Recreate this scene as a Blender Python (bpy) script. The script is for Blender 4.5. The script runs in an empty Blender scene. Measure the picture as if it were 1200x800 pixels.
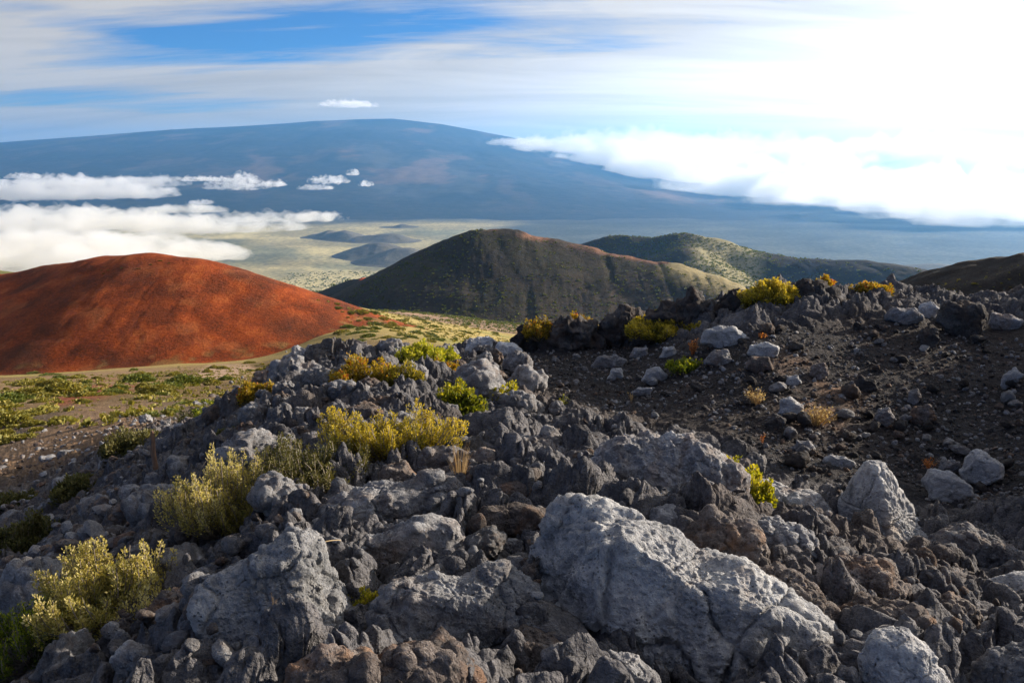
import bpy, bmesh, math, random
import numpy as np
from math import radians as R

SC = bpy.context.scene
COL = SC.collection
rng = np.random.default_rng(11)

# ------------------------------------------------------------------ camera
EYE = 1.7
PITCH = math.atan(0.215)
CP, SP = math.cos(PITCH), math.sin(PITCH)
cam_d = bpy.data.cameras.new('camera')
cam = bpy.data.objects.new('camera', cam_d)
COL.objects.link(cam)
cam.location = (0, 0, EYE)
cam.rotation_euler = (math.pi / 2 - PITCH, 0, 0)
cam_d.lens = 30
cam_d.sensor_width = 36
cam_d.clip_start = 0.05
cam_d.clip_end = 200000
SC.camera = cam

def ray(u, v):
    b = (400 - v) / 1000.0
    return np.array([(u - 600) / 1000.0, CP + b * SP, -SP + b * CP])

def pt(u, v, Y):
    d = ray(u, v)
    return np.array([0, 0, EYE]) + d * (Y / d[1])

def kof(v):
    b = (400 - v) / 1000.0
    return -(-SP + b * CP) / (CP + b * SP)

def project(x, y, z):
    zz = z - EYE
    f = y * CP - zz * SP
    up = y * SP + zz * CP
    f = np.where(f < 0.05, 0.05, f)
    return 600 + 1000 * x / f, 400 - 1000 * up / f

# ------------------------------------------------------------------ noise
def _h(ix, iy, iz, s):
    with np.errstate(over='ignore'):
        n = (ix.astype(np.uint32) * np.uint32(374761393) + iy.astype(np.uint32) * np.uint32(668265263)
             + iz.astype(np.uint32) * np.uint32(2147483647 - 1274126177) + np.uint32((s * 974634777 + 12345) & 0xffffffff))
        n = (n ^ (n >> np.uint32(13))) * np.uint32(1274126177)
        n = n ^ (n >> np.uint32(16))
        n = n * np.uint32(2246822519)
        n = n ^ (n >> np.uint32(15))
    return n.astype(np.float64) / 4294967295.0

def vnoise(p, s=0):
    f = np.floor(p)
    i = f.astype(np.int64)
    t = p - f
    t = t * t * t * (t * (t * 6 - 15) + 10)
    out = 0
    for dx in (0, 1):
        wx = t[:, 0] if dx else 1 - t[:, 0]
        for dy in (0, 1):
            wy = t[:, 1] if dy else 1 - t[:, 1]
            for dz in (0, 1):
                wz = t[:, 2] if dz else 1 - t[:, 2]
                out = out + wx * wy * wz * _h(i[:, 0] + dx, i[:, 1] + dy, i[:, 2] + dz, s)
    return out * 2 - 1

def fbm(p, octv=4, s=0, gain=0.5, ridged=False):
    a, out, tot = 1.0, 0, 0
    for o in range(octv):
        n = vnoise(p * (2.03 ** o) + 17.3 * o, s + o)
        if ridged:
            n = 1 - 2 * np.abs(n)
        out = out + a * n
        tot += a
        a *= gain
    return out / tot

def worley(p, s=0, flat=False):
    f = np.floor(p).astype(np.int64)
    best = np.full(len(p), 9.0)
    second = np.full(len(p), 9.0)
    cid = np.zeros(len(p))
    for dx in (-1, 0, 1):
        for dy in (-1, 0, 1):
            for dz in ((0,) if flat else (-1, 0, 1)):
                c = f + np.array([dx, dy, dz])
                jx = c[:, 0] + _h(c[:, 0], c[:, 1], c[:, 2], s + 1)
                jy = c[:, 1] + _h(c[:, 0], c[:, 1], c[:, 2], s + 2)
                d = (jx - p[:, 0]) ** 2 + (jy - p[:, 1]) ** 2
                if not flat:
                    jz = c[:, 2] + _h(c[:, 0], c[:, 1], c[:, 2], s + 3)
                    d = d + (jz - p[:, 2]) ** 2
                d = np.sqrt(d)
                m = d < best
                second = np.where(m, best, np.minimum(second, d))
                best = np.where(m, d, best)
                cid = np.where(m, _h(c[:, 0], c[:, 1], c[:, 2], s + 9), cid)
    return best, second, cid

def smooth(e0, e1, x):
    t = np.clip((x - e0) / (e1 - e0), 0, 1)
    return t * t * (3 - 2 * t)

def poly_mask(u, v, poly, soft=12):
    # soft inside test of an image-space outline, used only to say where a kind of ground is
    inside = np.zeros(u.shape, bool)
    dist = np.full(u.shape, 1e9)
    n = len(poly)
    for i in range(n):
        x1, y1 = poly[i]
        x2, y2 = poly[(i + 1) % n]
        c = ((y1 > v) != (y2 > v)) & (u < (x2 - x1) * (v - y1) / ((y2 - y1) or 1e-9) + x1)
        inside ^= c
        L = (x2 - x1) ** 2 + (y2 - y1) ** 2
        t = np.clip(((u - x1) * (x2 - x1) + (v - y1) * (y2 - y1)) / L, 0, 1)
        dist = np.minimum(dist, np.hypot(u - x1 - t * (x2 - x1), v - y1 - t * (y2 - y1)))
    return smooth(-soft, soft, np.where(inside, dist, -dist))

# ------------------------------------------------------------------ ground profile
N = None
FAR = [(2000, N, -322), (5500, N, -850), (70000, N, -850)]
COLS = {
 -400: [(.5, N, -.2), (3, N, -1.3), (8, N, -3.6), (20, N, -8), (60, N, -18), (150, N, -40), (250, N, -62), (400, N, -82), (900, N, -150)] + FAR,
 0: [(1, N, -.15), (2.4, N, -.4), (3.2, 800, 0), (4.5, 725, 0), (7, 680, 0), (11, 640, 0), (18, 570, 0), (26, 520, 0), (36, 485, 0), (60, 462, 0), (110, 448, 0), (250, 440, 0), (330, N, -86), (600, N, -112), (900, N, -160)] + FAR,
 150: [(1, N, -.05), (2.7, 800, 0), (3.6, 722, 0), (5, 650, 0), (7.5, 590, 0), (11, 545, 0), (15, 515, 0), (25, 490, 0), (45, 466, 0), (90, 448, 0), (250, 430, 0), (400, N, -85), (900, N, -155)] + FAR,
 300: [(1, N, 0), (2.4, 800, 0), (3.2, 700, 0), (4.5, 600, 0), (6, 540, 0), (8, 490, 0), (10, 460, 0), (11, 451, 0), (14, N, -2.6), (20, N, -4.8), (45, N, -11.5), (90, 443, 0), (180, 432, 0), (270, 418, 0), (400, N, -84), (900, N, -155)] + FAR,
 360: [(1, N, 0), (2.4, 800, 0), (3.2, 700, 0), (4.4, 600, 0), (5.95, 536, 0), (8, 483, 0), (10.5, 444, 0), (11.6, 434, 0), (14.5, N, -2.6), (24, N, -6), (92, N, -22.5), (200, 422, 0), (250, 404, 0), (300, 384, 0), (390, 354, 0), (450, 347, 0), (600, N, -112), (900, N, -158)] + FAR,
 400: [(1, N, 0), (2.4, 800, 0), (3.2, 700, 0), (4.35, 600, 0), (5.9, 533, 0), (8, 477, 0), (10.8, 436, 0), (12, 422, 0), (15, N, -2.6), (27, N, -6.8), (95, N, -23.5), (200, 406, 0), (250, 391, 0), (300, 377, 0), (400, 360, 0), (480, 354, 0), (620, N, -115), (900, N, -160)] + FAR,
 450: [(1, N, 0), (2.4, 800, 0), (3.2, 700, 0), (4.3, 600, 0), (5.8, 530, 0), (8, 470, 0), (11, 428, 0), (12.5, 414, 0), (16, N, -2.6), (30, N, -7.5), (100, N, -25), (225, 393, 0), (300, 379, 0), (400, 371, 0), (500, 366, 0), (620, N, -114), (800, 364, 0), (950, N, -165)] + FAR,
 600: [(1, N, .02), (2.4, N, .08), (3.1, N, .02), (4, 600, 0), (5, 550, 0), (6.3, 503, 0), (7.6, N, -1.0), (9, N, -1.15), (11, 446, 0), (12.5, N, -1.22), (14, N, -1.35), (17, N, -2.6), (100, N, -27), (300, N, -66), (450, 401, 0), (560, 391, 0), (650, N, -136), (820, 380, 0), (900, N, -172)] + FAR,
 750: [(1, N, 0), (2.4, N, .1), (3.2, N, .05), (4.2, N, .0), (5, N, -.12), (6, N, -.75), (7, N, -1.0), (8, N, -1.05), (10, N, -1.1), (13.5, N, -1.2), (15, N, -1.25), (19, N, -3.2), (100, N, -30), (450, N, -102), (900, N, -185)] + FAR,
 900: [(1, N, 0), (2.4, N, .05), (3.2, N, 0), (4, N, -.15), (5, N, -.5), (6, N, -1.0), (7, N, -1.0), (8.5, N, -.92), (10, N, -.6), (12, N, -.3), (13.5, N, -.35), (18, N, -2.5), (100, N, -30), (900, N, -190)] + FAR,
 1050: [(1, N, 0), (2.4, N, 0), (3.2, N, -.1), (4.2, N, -.35), (5.2, N, -.85), (6.2, N, -1.1), (7.5, N, -1.1), (9, N, -.92), (10.5, N, -.6), (12, N, -.3), (13.5, N, -.35), (20, N, -3.2), (100, N, -30), (900, N, -190)] + FAR,
 1200: [(1, N, -.1), (2.4, N, -.1), (3.2, N, -.3), (4.2, N, -.7), (5.2, N, -1.0), (6.5, N, -1.15), (8, N, -1.0), (9.5, N, -.72), (11.5, N, -.45), (13, N, -.45), (20, N, -3.4), (100, N, -26), (900, N, -190)] + FAR,
 1600: [(1, N, -.2), (4, N, -.5), (6, N, -.1), (8, N, .5), (12, N, 1.0), (14, N, .9), (20, N, -2.0), (100, N, -20), (900, N, -185)] + FAR,
}
NPHI, NR = 721, 500
LR0, LR1 = math.log(0.3), math.log(70000)
phis_c, profs = [], []
lr = np.linspace(LR0, LR1, NR)
for u in sorted(COLS):
    ph = math.atan((u - 600) / 1000)
    c = math.cos(ph)
    xs, ks = [], []
    for Y, v, z in COLS[u]:
        if v is None:
            k = (EYE - z) / Y
        else:
            k = kof(v)
        xs.append(math.log(Y / c)); ks.append(math.log(max(k * c, 1e-6)))
    phis_c.append(ph)
    profs.append(np.interp(lr, xs, ks))
# the land behind the camera: gently rising slope of the same ridge
rear = np.interp(lr, [math.log(a) for a in (.5, 5, 50, 70000)], [math.log(b) for b in (3.4, .34, .034, 850 / 70000)])
phis_c = [-math.pi] + phis_c + [math.pi]
profs = [rear] + profs + [rear]
profs = np.array(profs)
for i in range(len(profs)):      # keep the spot under the camera level
    w = smooth(math.log(1.6), math.log(.8), lr)
    profs[i] = profs[i] * (1 - w) + np.log((EYE + .02) / np.exp(lr)) * w
phg = np.linspace(-math.pi, math.pi, NPHI)
G = np.empty((NPHI, NR))
for j in range(NR):
    G[:, j] = np.interp(phg, phis_c, profs[:, j])
def gblur(A, s, ax):
    k = np.arange(-int(3 * s) - 1, int(3 * s) + 2)
    w = np.exp(-k ** 2 / (2 * s * s)); w /= w.sum()
    out = np.zeros_like(A)
    n = A.shape[ax]
    for kk, ww in zip(k, w):
        out += ww * np.take(A, np.clip(np.arange(n) + kk, 0, n - 1), ax)
    return out
G = gblur(gblur(G, 2.6, 0), 1.3, 1)

def gz(x, y):
    x = np.asarray(x, float); y = np.asarray(y, float)
    r = np.maximum(np.hypot(x, y), .31)
    ph = np.arctan2(x, y)
    a = (ph + math.pi) / (2 * math.pi) * (NPHI - 1)
    b = (np.log(r) - LR0) / (LR1 - LR0) * (NR - 1)
    ia = np.clip(a.astype(int), 0, NPHI - 2); ib = np.clip(b.astype(int), 0, NR - 2)
    fa = a - ia; fb = np.clip(b - ib, 0, 1)
    g = (G[ia, ib] * (1 - fa) * (1 - fb) + G[ia + 1, ib] * fa * (1 - fb)
         + G[ia, ib + 1] * (1 - fa) * fb + G[ia + 1, ib + 1] * fa * fb)
    return EYE - np.exp(g) * r

YS = np.exp(np.linspace(math.log(1.3), math.log(9000), 2600))
def hit(u, v, ymin=0, zf=None):
    d = ray(u, v)
    P = np.array([0, 0, EYE])[None] + d[None] * (YS / d[1])[:, None]
    g = (zf or gz)(P[:, 0], P[:, 1])
    m = (P[:, 2] < g) & (YS > ymin)
    i = int(np.argmax(m))
    if not m.any():
        i = len(YS) - 1
    return P[i]

# ------------------------------------------------------------------ mesh helpers
def mesh_np(name, V, F, smooth_=True, attrs=None):
    """V (n,3); F (m,k) or list of such arrays"""
    me = bpy.data.meshes.new(name)
    Fs = F if isinstance(F, list) else [F]
    Fs = [f for f in Fs if len(f)]
    me.vertices.add(len(V))
    me.vertices.foreach_set('co', np.ascontiguousarray(V, np.float32).ravel())
    nl = sum(f.size for f in Fs)
    npoly = sum(len(f) for f in Fs)
    me.loops.add(nl)
    me.loops.foreach_set('vertex_index', np.concatenate([f.ravel() for f in Fs]).astype(np.int32))
    me.polygons.add(npoly)
    tot = np.concatenate([np.full(len(f), f.shape[1]) for f in Fs])
    st = np.concatenate([[0], np.cumsum(tot)[:-1]])
    me.polygons.foreach_set('loop_start', st.astype(np.int32))
    me.polygons.foreach_set('loop_total', tot.astype(np.int32))
    me.polygons.foreach_set('use_smooth', np.full(npoly, smooth_))
    me.update(calc_edges=True)
    me.validate()
    for k, a in (attrs or {}).items():
        if a.ndim == 2:
            at = me.attributes.new(k, 'FLOAT_COLOR', 'POINT')
            at.data.foreach_set('color', np.concatenate([a, np.ones((len(a), 1))], 1).astype(np.float32).ravel())
        else:
            at = me.attributes.new(k, 'FLOAT', 'POINT')
            at.data.foreach_set('value', a.astype(np.float32))
    return me

def link(name, me, mat=None, parent=None, loc=None):
    o = bpy.data.objects.new(name, me)
    COL.objects.link(o)
    if me is not None and mat is not None and not me.materials:
        me.materials.append(mat)
    if parent is not None:
        o.parent = parent
    if loc is not None:
        o.location = tuple(float(a) for a in loc)
    return o

def tag(o, label=None, cat=None, group=None, kind=None):
    if label: o['label'] = label
    if cat: o['category'] = cat
    if group: o['group'] = group
    if kind: o['kind'] = kind
    return o

def grid_faces(nu, nv, wrap=False):
    i = np.arange(nu if wrap else nu - 1)[:, None]
    j = np.arange(nv - 1)[None]
    a = i * nv + j
    b = ((i + 1) % nu) * nv + j
    return np.stack([a, b, b + 1, a + 1], -1).reshape(-1, 4)

_ico = {}
def ico(n):
    if n not in _ico:
        bm = bmesh.new()
        bmesh.ops.create_icosphere(bm, subdivisions=n, radius=1)
        V = np.array([v.co[:] for v in bm.verts]); V /= np.linalg.norm(V, axis=1)[:, None]
        F = np.array([[v.index for v in f.verts] for f in bm.faces])
        bm.free()
        _ico[n] = (V, F)
    return _ico[n]

def vnormals(V, F):
    n = np.cross(V[F[:, 1]] - V[F[:, 0]], V[F[:, 2]] - V[F[:, 0]])
    out = np.zeros_like(V)
    for k in range(3):
        for c in range(3):
            out[:, c] += np.bincount(F[:, k], n[:, c], len(V))
    return out / np.maximum(np.linalg.norm(out, axis=1), 1e-12)[:, None]

# ------------------------------------------------------------------ materials
class NT:
    def __init__(s, name, disp=False):
        s.m = bpy.data.materials.new(name); s.m.use_nodes = True
        s.t = s.m.node_tree; s.t.nodes.clear()
        s.out = s.n('ShaderNodeOutputMaterial')
    def n(s, typ, ins=None, **kw):
        nd = s.t.nodes.new(typ)
        for k, v in kw.items(): setattr(nd, k, v)
        for k, v in (ins or {}).items():
            if isinstance(v, bpy.types.NodeSocket): s.t.links.new(v, nd.inputs[k])
            else: nd.inputs[k].default_value = v
        return nd
    def l(s, a, b): s.t.links.new(a, b)
    def ramp(s, fac, stops, interp='LINEAR'):
        r = s.n('ShaderNodeValToRGB'); s.l(fac, r.inputs[0])
        e = r.color_ramp.elements; r.color_ramp.interpolation = interp
        while len(e) < len(stops): e.new(0.5)
        for q, (p, c) in zip(e, stops):
            q.position = p; q.color = (c, c, c, 1) if isinstance(c, (int, float)) else (*c, 1)
        return r.outputs[0]
    def noise(s, vec, scale, detail=4, rough=.55, dist=0):
        return s.n('ShaderNodeTexNoise', {'Vector': vec, 'Scale': scale, 'Detail': detail, 'Roughness': rough, 'Distortion': dist}).outputs[0]
    def vor(s, vec, scale, feature='F1', out=0):
        return s.n('ShaderNodeTexVoronoi', {'Vector': vec, 'Scale': scale}, feature=feature).outputs[out]
    def mix(s, fac, a, b, mode='MIX'):
        nd = s.n('ShaderNodeMix', data_type='RGBA', blend_type=mode)
        for idx, v in ((0, fac), (6, a), (7, b)):
            if isinstance(v, bpy.types.NodeSocket): s.l(v, nd.inputs[idx])
            else: nd.inputs[idx].default_value = v if idx == 0 else ((*v, 1) if len(v) == 3 else v)
        return nd.outputs[2]
    def math(s, op, a, b=0.0, clamp=False):
        nd = s.n('ShaderNodeMath', operation=op, use_clamp=clamp)
        for i, v in enumerate((a, b)):
            if isinstance(v, bpy.types.NodeSocket): s.l(v, nd.inputs[i])
            else: nd.inputs[i].default_value = v
        return nd.outputs[0]
    def bump(s, h, strength, dist, prev=None):
        nd = s.n('ShaderNodeBump', {'Strength': strength, 'Distance': dist}); s.l(h, nd.inputs['Height'])
        if prev is not None: s.l(prev, nd.inputs['Normal'])
        return nd.outputs[0]
    def done(s, col, rough=.95, normal=None, spec=.15):
        b = s.n('ShaderNodeBsdfPrincipled', {'Roughness': rough, 'Specular IOR Level': spec})
        if isinstance(col, bpy.types.NodeSocket): s.l(col, b.inputs['Base Color'])
        else: b.inputs['Base Color'].default_value = (*col, 1)
        if normal is not None: s.l(normal, b.inputs['Normal'])
        s.l(b.outputs[0], s.out.inputs[0])
        return s.m

def rock_mat(name, dark, mid, pale, tint, tint_amt=.4, pit=1.0, sc=1.0):
    s = NT(name)
    tc = s.n('ShaderNodeTexCoord').outputs['Object']
    oi = s.n('ShaderNodeObjectInfo').outputs['Random']
    off = s.n('ShaderNodeCombineXYZ', {0: s.math('MULTIPLY', oi, 37.0), 1: s.math('MULTIPLY', oi, 11.0), 2: 0.0}).outputs[0]
    v = s.n('ShaderNodeVectorMath', {0: tc, 1: off}, operation='ADD').outputs[0]
    big = s.noise(v, 3.2 * sc, 5, .6)
    fine = s.noise(v, 38 * sc, 5, .7)
    grain = s.noise(v, 170 * sc, 3, .7)
    c = s.ramp(s.math('ADD', s.math('MULTIPLY', big, .62), s.math('MULTIPLY', fine, .38)),
               [(.37, dark), (.5, mid), (.62, pale)])
    patch = s.ramp(s.noise(v, 5.5 * sc, 4, .6, .6), [(.5, 0.0), (.66, 1.0)])
    c = s.mix(s.math('MULTIPLY', patch, tint_amt), c, tint)
    pits = s.ramp(s.vor(v, 55 * sc), [(.08, 0.0), (.32, 1.0)])
    pits2 = s.ramp(s.vor(v, 19 * sc), [(.05, 0.0), (.3, 1.0)])
    gate = s.ramp(s.noise(v, 6 * sc, 2), [(.42, 0.0), (.6, 1.0)])
    pm = s.math('MULTIPLY', s.math('SUBTRACT', 1.0, pits), gate)
    c = s.mix(s.math('MULTIPLY', pm, .62 * pit), c, [a * .35 for a in dark])
    lich = s.ramp(s.noise(v, 85 * sc, 3, .6), [(.58, 0.0), (.68, 1.0)])
    c = s.mix(s.math('MULTIPLY', lich, .35), c, [min(.6, a * 1.5) for a in pale])
    stain = s.ramp(s.noise(v, 1.9 * sc, 6, .68, 1.2), [(.54, 0.0), (.68, 1.0)])
    c = s.mix(s.math('MULTIPLY', stain, .55), c, [tint[0] * .75, tint[1] * .62, tint[2] * .50])
    dk = s.ramp(s.noise(v, 13 * sc, 5, .7), [(.36, 1.0), (.46, 0.0)])
    c = s.mix(s.math('MULTIPLY', dk, .45), c, [a * .5 for a in dark])
    val = s.math('ADD', .78, s.math('MULTIPLY', oi, .42))
    c = s.mix(1.0, c, s.n('ShaderNodeCombineXYZ', {0: val, 1: val, 2: val}).outputs[0], 'MULTIPLY')
    h = s.math('ADD', s.math('MULTIPLY', fine, 1.3), s.math('MULTIPLY', grain, .45))
    h = s.math('ADD', h, s.math('MULTIPLY', pits, .35 * pit))
    h = s.math('ADD', h, s.math('MULTIPLY', pits2, .5 * pit))
    return s.done(c, .95, s.bump(h, 1.0, .022 / sc), .12)

M = {}
M['rock_pale'] = rock_mat('pale_lava', (0.184, 0.191, 0.206), (0.323, 0.329, 0.353), (0.490, 0.499, 0.513), (0.521, 0.490, 0.460), .25, 1.25)
M['rock_grey'] = rock_mat('grey_lava', (0.110, 0.112, 0.124), (0.212, 0.215, 0.233), (0.385, 0.390, 0.409), (0.212, 0.159, 0.127), .5, 1.0)
M['rock_brown'] = rock_mat('brown_lava', (0.060, 0.052, 0.050), (0.127, 0.108, 0.102), (0.241, 0.218, 0.210), (0.226, 0.125, 0.068), .6, 1.1)
M['rock_dark'] = rock_mat('dark_lava', (0.029, 0.029, 0.032), (0.057, 0.055, 0.058), (0.109, 0.105, 0.105), (0.085, 0.057, 0.043), .5, 1.0)
M['rock_white'] = rock_mat('bleached_stone', (0.232, 0.244, 0.273), (0.360, 0.371, 0.401), (0.522, 0.528, 0.545), (0.394, 0.348, 0.302), .25, .35)

def ground_mat():
    s = NT('volcanic_ground')
    at = s.n('ShaderNodeAttribute', attribute_name='soil').outputs['Color']
    sc = s.n('ShaderNodeAttribute', attribute_name='grain').outputs['Fac']   # 0 near .. 1 far
    pos = s.n('ShaderNodeNewGeometry').outputs['Position']
    n1 = s.noise(pos, 1.3, 6, .65); n2 = s.noise(pos, 16, 5, .7); n3 = s.noise(pos, 90, 3, .7)
    near = s.math('ADD', s.math('MULTIPLY', n1, .3), s.math('ADD', s.math('MULTIPLY', n2, .4), s.math('MULTIPLY', n3, .3)))
    f1 = s.noise(pos, .02, 6, .65); f2 = s.noise(pos, .0011, 6, .62, .4)
    far = s.math('ADD', s.math('MULTIPLY', f1, .5), s.math('MULTIPLY', f2, .5))
    mm = s.n('ShaderNodeMix', data_type='FLOAT'); s.l(sc, mm.inputs[0]); s.l(near, mm.inputs[2]); s.l(far, mm.inputs[3])
    vr = s.ramp(mm.outputs[0], [(.36, (.42, .42, .44)), (.5, (.95, .95, .95)), (.63, (1.8, 1.76, 1.72))])
    c = s.mix(1.0, at, vr, 'MULTIPLY')
    stones = s.vor(pos, 22); st2 = s.vor(pos, 60)
    h = s.math('ADD', s.math('MULTIPLY', n2, 1.0), s.math('MULTIPLY', n3, .5))
    h = s.math('SUBTRACT', h, s.math('ADD', s.math('MULTIPLY', stones, .7), s.math('MULTIPLY', st2, .35)))
    return s.done(c, .97, s.bump(h, 1.0, .03), .1)
M['ground'] = ground_mat()

def soil_mat(name, stops, scale, bumpd, extra=None):
    s = NT(name)
    pos = s.n('ShaderNodeNewGeometry').outputs['Position']
    n = s.math('ADD', s.math('MULTIPLY', s.noise(pos, scale, 7, .68), .6), s.math('MULTIPLY', s.noise(pos, scale * 14, 4, .7), .4))
    c = s.ramp(n, stops)
    if extra:
        col, esc, e0, e1, amt = extra
        c = s.mix(s.math('MULTIPLY', s.ramp(s.noise(pos, esc, 5, .6, .5), [(e0, 0.0), (e1, 1.0)]), amt), c, col)
    at = s.n('ShaderNodeAttribute', attribute_name='patch').outputs['Color']
    am = s.n('ShaderNodeAttribute', attribute_name='patch_mix').outputs['Fac']
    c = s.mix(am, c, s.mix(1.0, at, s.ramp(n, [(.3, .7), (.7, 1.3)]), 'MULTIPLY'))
    nn = s.bump(s.noise(pos, scale * 9, 6, .75), 1.0, bumpd)
    return s.done(c, .97, nn, .1)

def leaf_mat(name, stops, trans=.35, tcol=None):
    s = NT(name)
    at = s.n('ShaderNodeAttribute', attribute_name='leaf').outputs['Fac']
    c = s.ramp(at, stops)
    b = s.n('ShaderNodeBsdfPrincipled', {'Roughness': .6, 'Specular IOR Level': .25}); s.l(c, b.inputs['Base Color'])
    t = s.n('ShaderNodeBsdfTranslucent'); s.l(s.mix(1.0, c, (1.5, 1.4, .7), 'MULTIPLY'), t.inputs[0])
    mx = s.n('ShaderNodeMixShader', {0: trans}); s.l(b.outputs[0], mx.inputs[1]); s.l(t.outputs[0], mx.inputs[2])
    s.l(mx.outputs[0], s.out.inputs[0])
    return s.m
M['olive'] = leaf_mat('olive_leaves', [(0, (.035, .04, .010)), (.35, (.12, .115, .018)), (.75, (.30, .25, .03)), (1, (.46, .36, .05))])
M['gold'] = leaf_mat('golden_leaves', [(0, (.035, .034, .007)), (.35, (.16, .12, .015)), (.75, (.34, .25, .025)), (.93, (.42, .22, .03)), (1, (.36, .09, .02))])
M['pale'] = leaf_mat('pale_leaves', [(0, (.07, .07, .035)), (.35, (.19, .18, .055)), (.75, (.36, .31, .09)), (1, (.48, .42, .2))])
M['green'] = leaf_mat('green_leaves', [(0, (.025, .045, .008)), (.4, (.09, .13, .012)), (.8, (.24, .27, .02)), (1, (.42, .40, .04))])
M['lime'] = leaf_mat('lime_leaves', [(0, (.03, .045, .006)), (.4, (.13, .15, .012)), (.8, (.30, .29, .02)), (1, (.44, .38, .05))])
M['dull'] = leaf_mat('dull_shaded_leaves', [(0, (.02, .026, .010)), (.5, (.055, .06, .02)), (1, (.13, .12, .04))], .2)
M['midgreen'] = leaf_mat('bush_leaves', [(0, (.03, .045, .012)), (.5, (.09, .115, .02)), (1, (.20, .20, .04))], .25)
M['midyellow'] = leaf_mat('yellow_bush_leaves', [(0, (.06, .06, .012)), (.5, (.17, .16, .03)), (1, (.32, .26, .06))], .25)
M['rust'] = leaf_mat('rust_leaves', [(0, (.16, .05, .02)), (.5, (.36, .13, .04)), (1, (.5, .25, .09))])
M['straw'] = leaf_mat('straw_blades', [(0, (.22, .15, .08)), (.5, (.40, .30, .17)), (1, (.55, .44, .28))])
def plain(name, c, rough=.9, sc=30):
    s = NT(name); tc = s.n('ShaderNodeTexCoord').outputs['Object']
    n = s.noise(tc, sc, 4)
    return s.done(s.mix(n, [a * .55 for a in c], [a * 1.45 for a in c]), rough, s.bump(n, .5, .004))
M['twig'] = plain('grey_twig', (.20, .17, .14))
M['twigbrown'] = plain('brown_twig', (.10, .07, .05))
M['stake'] = plain('weathered_wood', (.20, .12, .08))

# ------------------------------------------------------------------ kinds of ground, told apart by outlines seen in the photo
PATH = [(560, 440), (566, 415), (610, 408), (700, 400), (830, 400), (900, 385), (960, 375), (1040, 372), (1300, 380), (1300, 640), (1190, 640),
        (1100, 605), (1010, 575), (930, 565), (870, 525), (790, 503), (700, 492), (640, 462)]
TANSPUR = [(915, 425), (950, 420), (1000, 450), (1010, 475), (985, 500), (940, 490), (905, 455)]
SAND = [(0, 445), (60, 440), (130, 432), (200, 430), (290, 426), (310, 436), (240, 452), (150, 455), (90, 470), (0, 480)]
GRAVEL = [(0, 530), (60, 500), (100, 470), (190, 470), (170, 500), (80, 550), (0, 560)]
REDP = [(60, 470), (110, 446), (150, 444), (170, 450), (120, 468), (70, 480)]
TRACK = [(225, 442), (245, 428), (290, 427), (300, 434), (265, 442), (240, 448)]

def zones(x, y, z):
    u, v = project(x, y, z)
    pm = poly_mask(u, v, PATH, 14) * smooth(6.0, 6.9, y) * smooth(17, 14, y)
    return u, v, pm

def rough_amp(x, y, u, v, pm):
    r = np.hypot(x, y)
    a = np.ones_like(x)
    a *= 1 - .93 * pm
    a *= 1 - .88 * smooth(17, 30, r)
    a *= smooth(.6, 1.6, r) * .8 + .2
    a *= smooth(400, 100, r)
    a *= np.where(y < 0, .5, 1)
    return a

def ground_detail(x, y, amp, pm):
    p = np.stack([x, y, np.zeros_like(x)], 1)
    warp = np.stack([vnoise(p * 3.1, 60), vnoise(p * 3.1, 61), np.zeros_like(x)], 1) * .10
    q = p + warp
    f, s2, c = worley(q * 2.1, 5, True)
    out = .22 * (c * .9 + .25) * np.clip(1.1 - f * 1.1, 0, 1) * smooth(0, .16, s2 - f)
    near = np.hypot(x, y) < 40
    f, s2, c = worley(q * 5.3, 8, True)
    out += .12 * (c + .2) * np.clip(1.1 - f * 1.2, 0, 1) * smooth(0, .16, s2 - f)
    f, s2, c = worley(q * 13.0, 12, True)
    out += .05 * (c + .2) * np.clip(1.05 - f * 1.2, 0, 1) * smooth(0, .2, s2 - f)
    out += .10 * fbm(q * 1.4, 4, 30, .55, True)
    out += .028 * fbm(q * 9, 3, 40, .6, True)
    d = (out - .12) * amp
    # loose cinder on the path: low humps and small stones
    f, s2, c = worley(p * 9.0, 71, True)
    st = np.where(c > .55, .05 * np.clip(.75 - f, 0, 1) * (c - .4), 0)
    f, s2, c = worley(p * 26.0, 75, True)
    st += .012 * np.clip(.9 - f, 0, 1) * c
    d += pm * (st + .05 * fbm(p * .7, 3, 77))
    return d

# ---- ground sheet: one polar grid round the camera, out past the mountain
ph_a = np.concatenate([np.radians(np.linspace(-180, -60, 60)[:-1]), np.radians(np.linspace(-60, -37, 60)[:-1]),
                       np.radians(np.linspace(-37, 37, 1080)), np.radians(np.linspace(37, 60, 60)[1:]), np.radians(np.linspace(60, 180, 60)[1:])])
r_a = np.concatenate([np.exp(np.linspace(math.log(.35), math.log(1.9), 50)[:-1]), np.exp(np.linspace(math.log(1.9), math.log(16.5), 620)[:-1]),
                      np.exp(np.linspace(math.log(16.5), math.log(60), 150)[:-1]), np.exp(np.linspace(math.log(60), math.log(1100), 170)[:-1]),
                      np.exp(np.linspace(math.log(1100), math.log(44000), 110))])
ph_a = ph_a[:-1]
PH, RR = np.meshgrid(ph_a, r_a, indexing='ij')
gx = (np.sin(PH) * RR).ravel(); gy = (np.cos(PH) * RR).ravel()
g0 = gz(gx, gy)
gu, gv, gpm = zones(gx, gy, g0)
gr = np.hypot(gx, gy)
amp = rough_amp(gx, gy, gu, gv, gpm)
det = np.zeros_like(g0)
m = gr < 110
det[m] = ground_detail(gx[m], gy[m], amp[m], gpm[m])
m = (gr >= 25)
pf = np.stack([gx, gy, gx * 0], 1)
det[m] += (fbm(pf[m] * .09, 4, 90) * .35 * smooth(25, 60, gr[m]) * smooth(1500, 600, gr[m]))
m = gr > 2500
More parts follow.
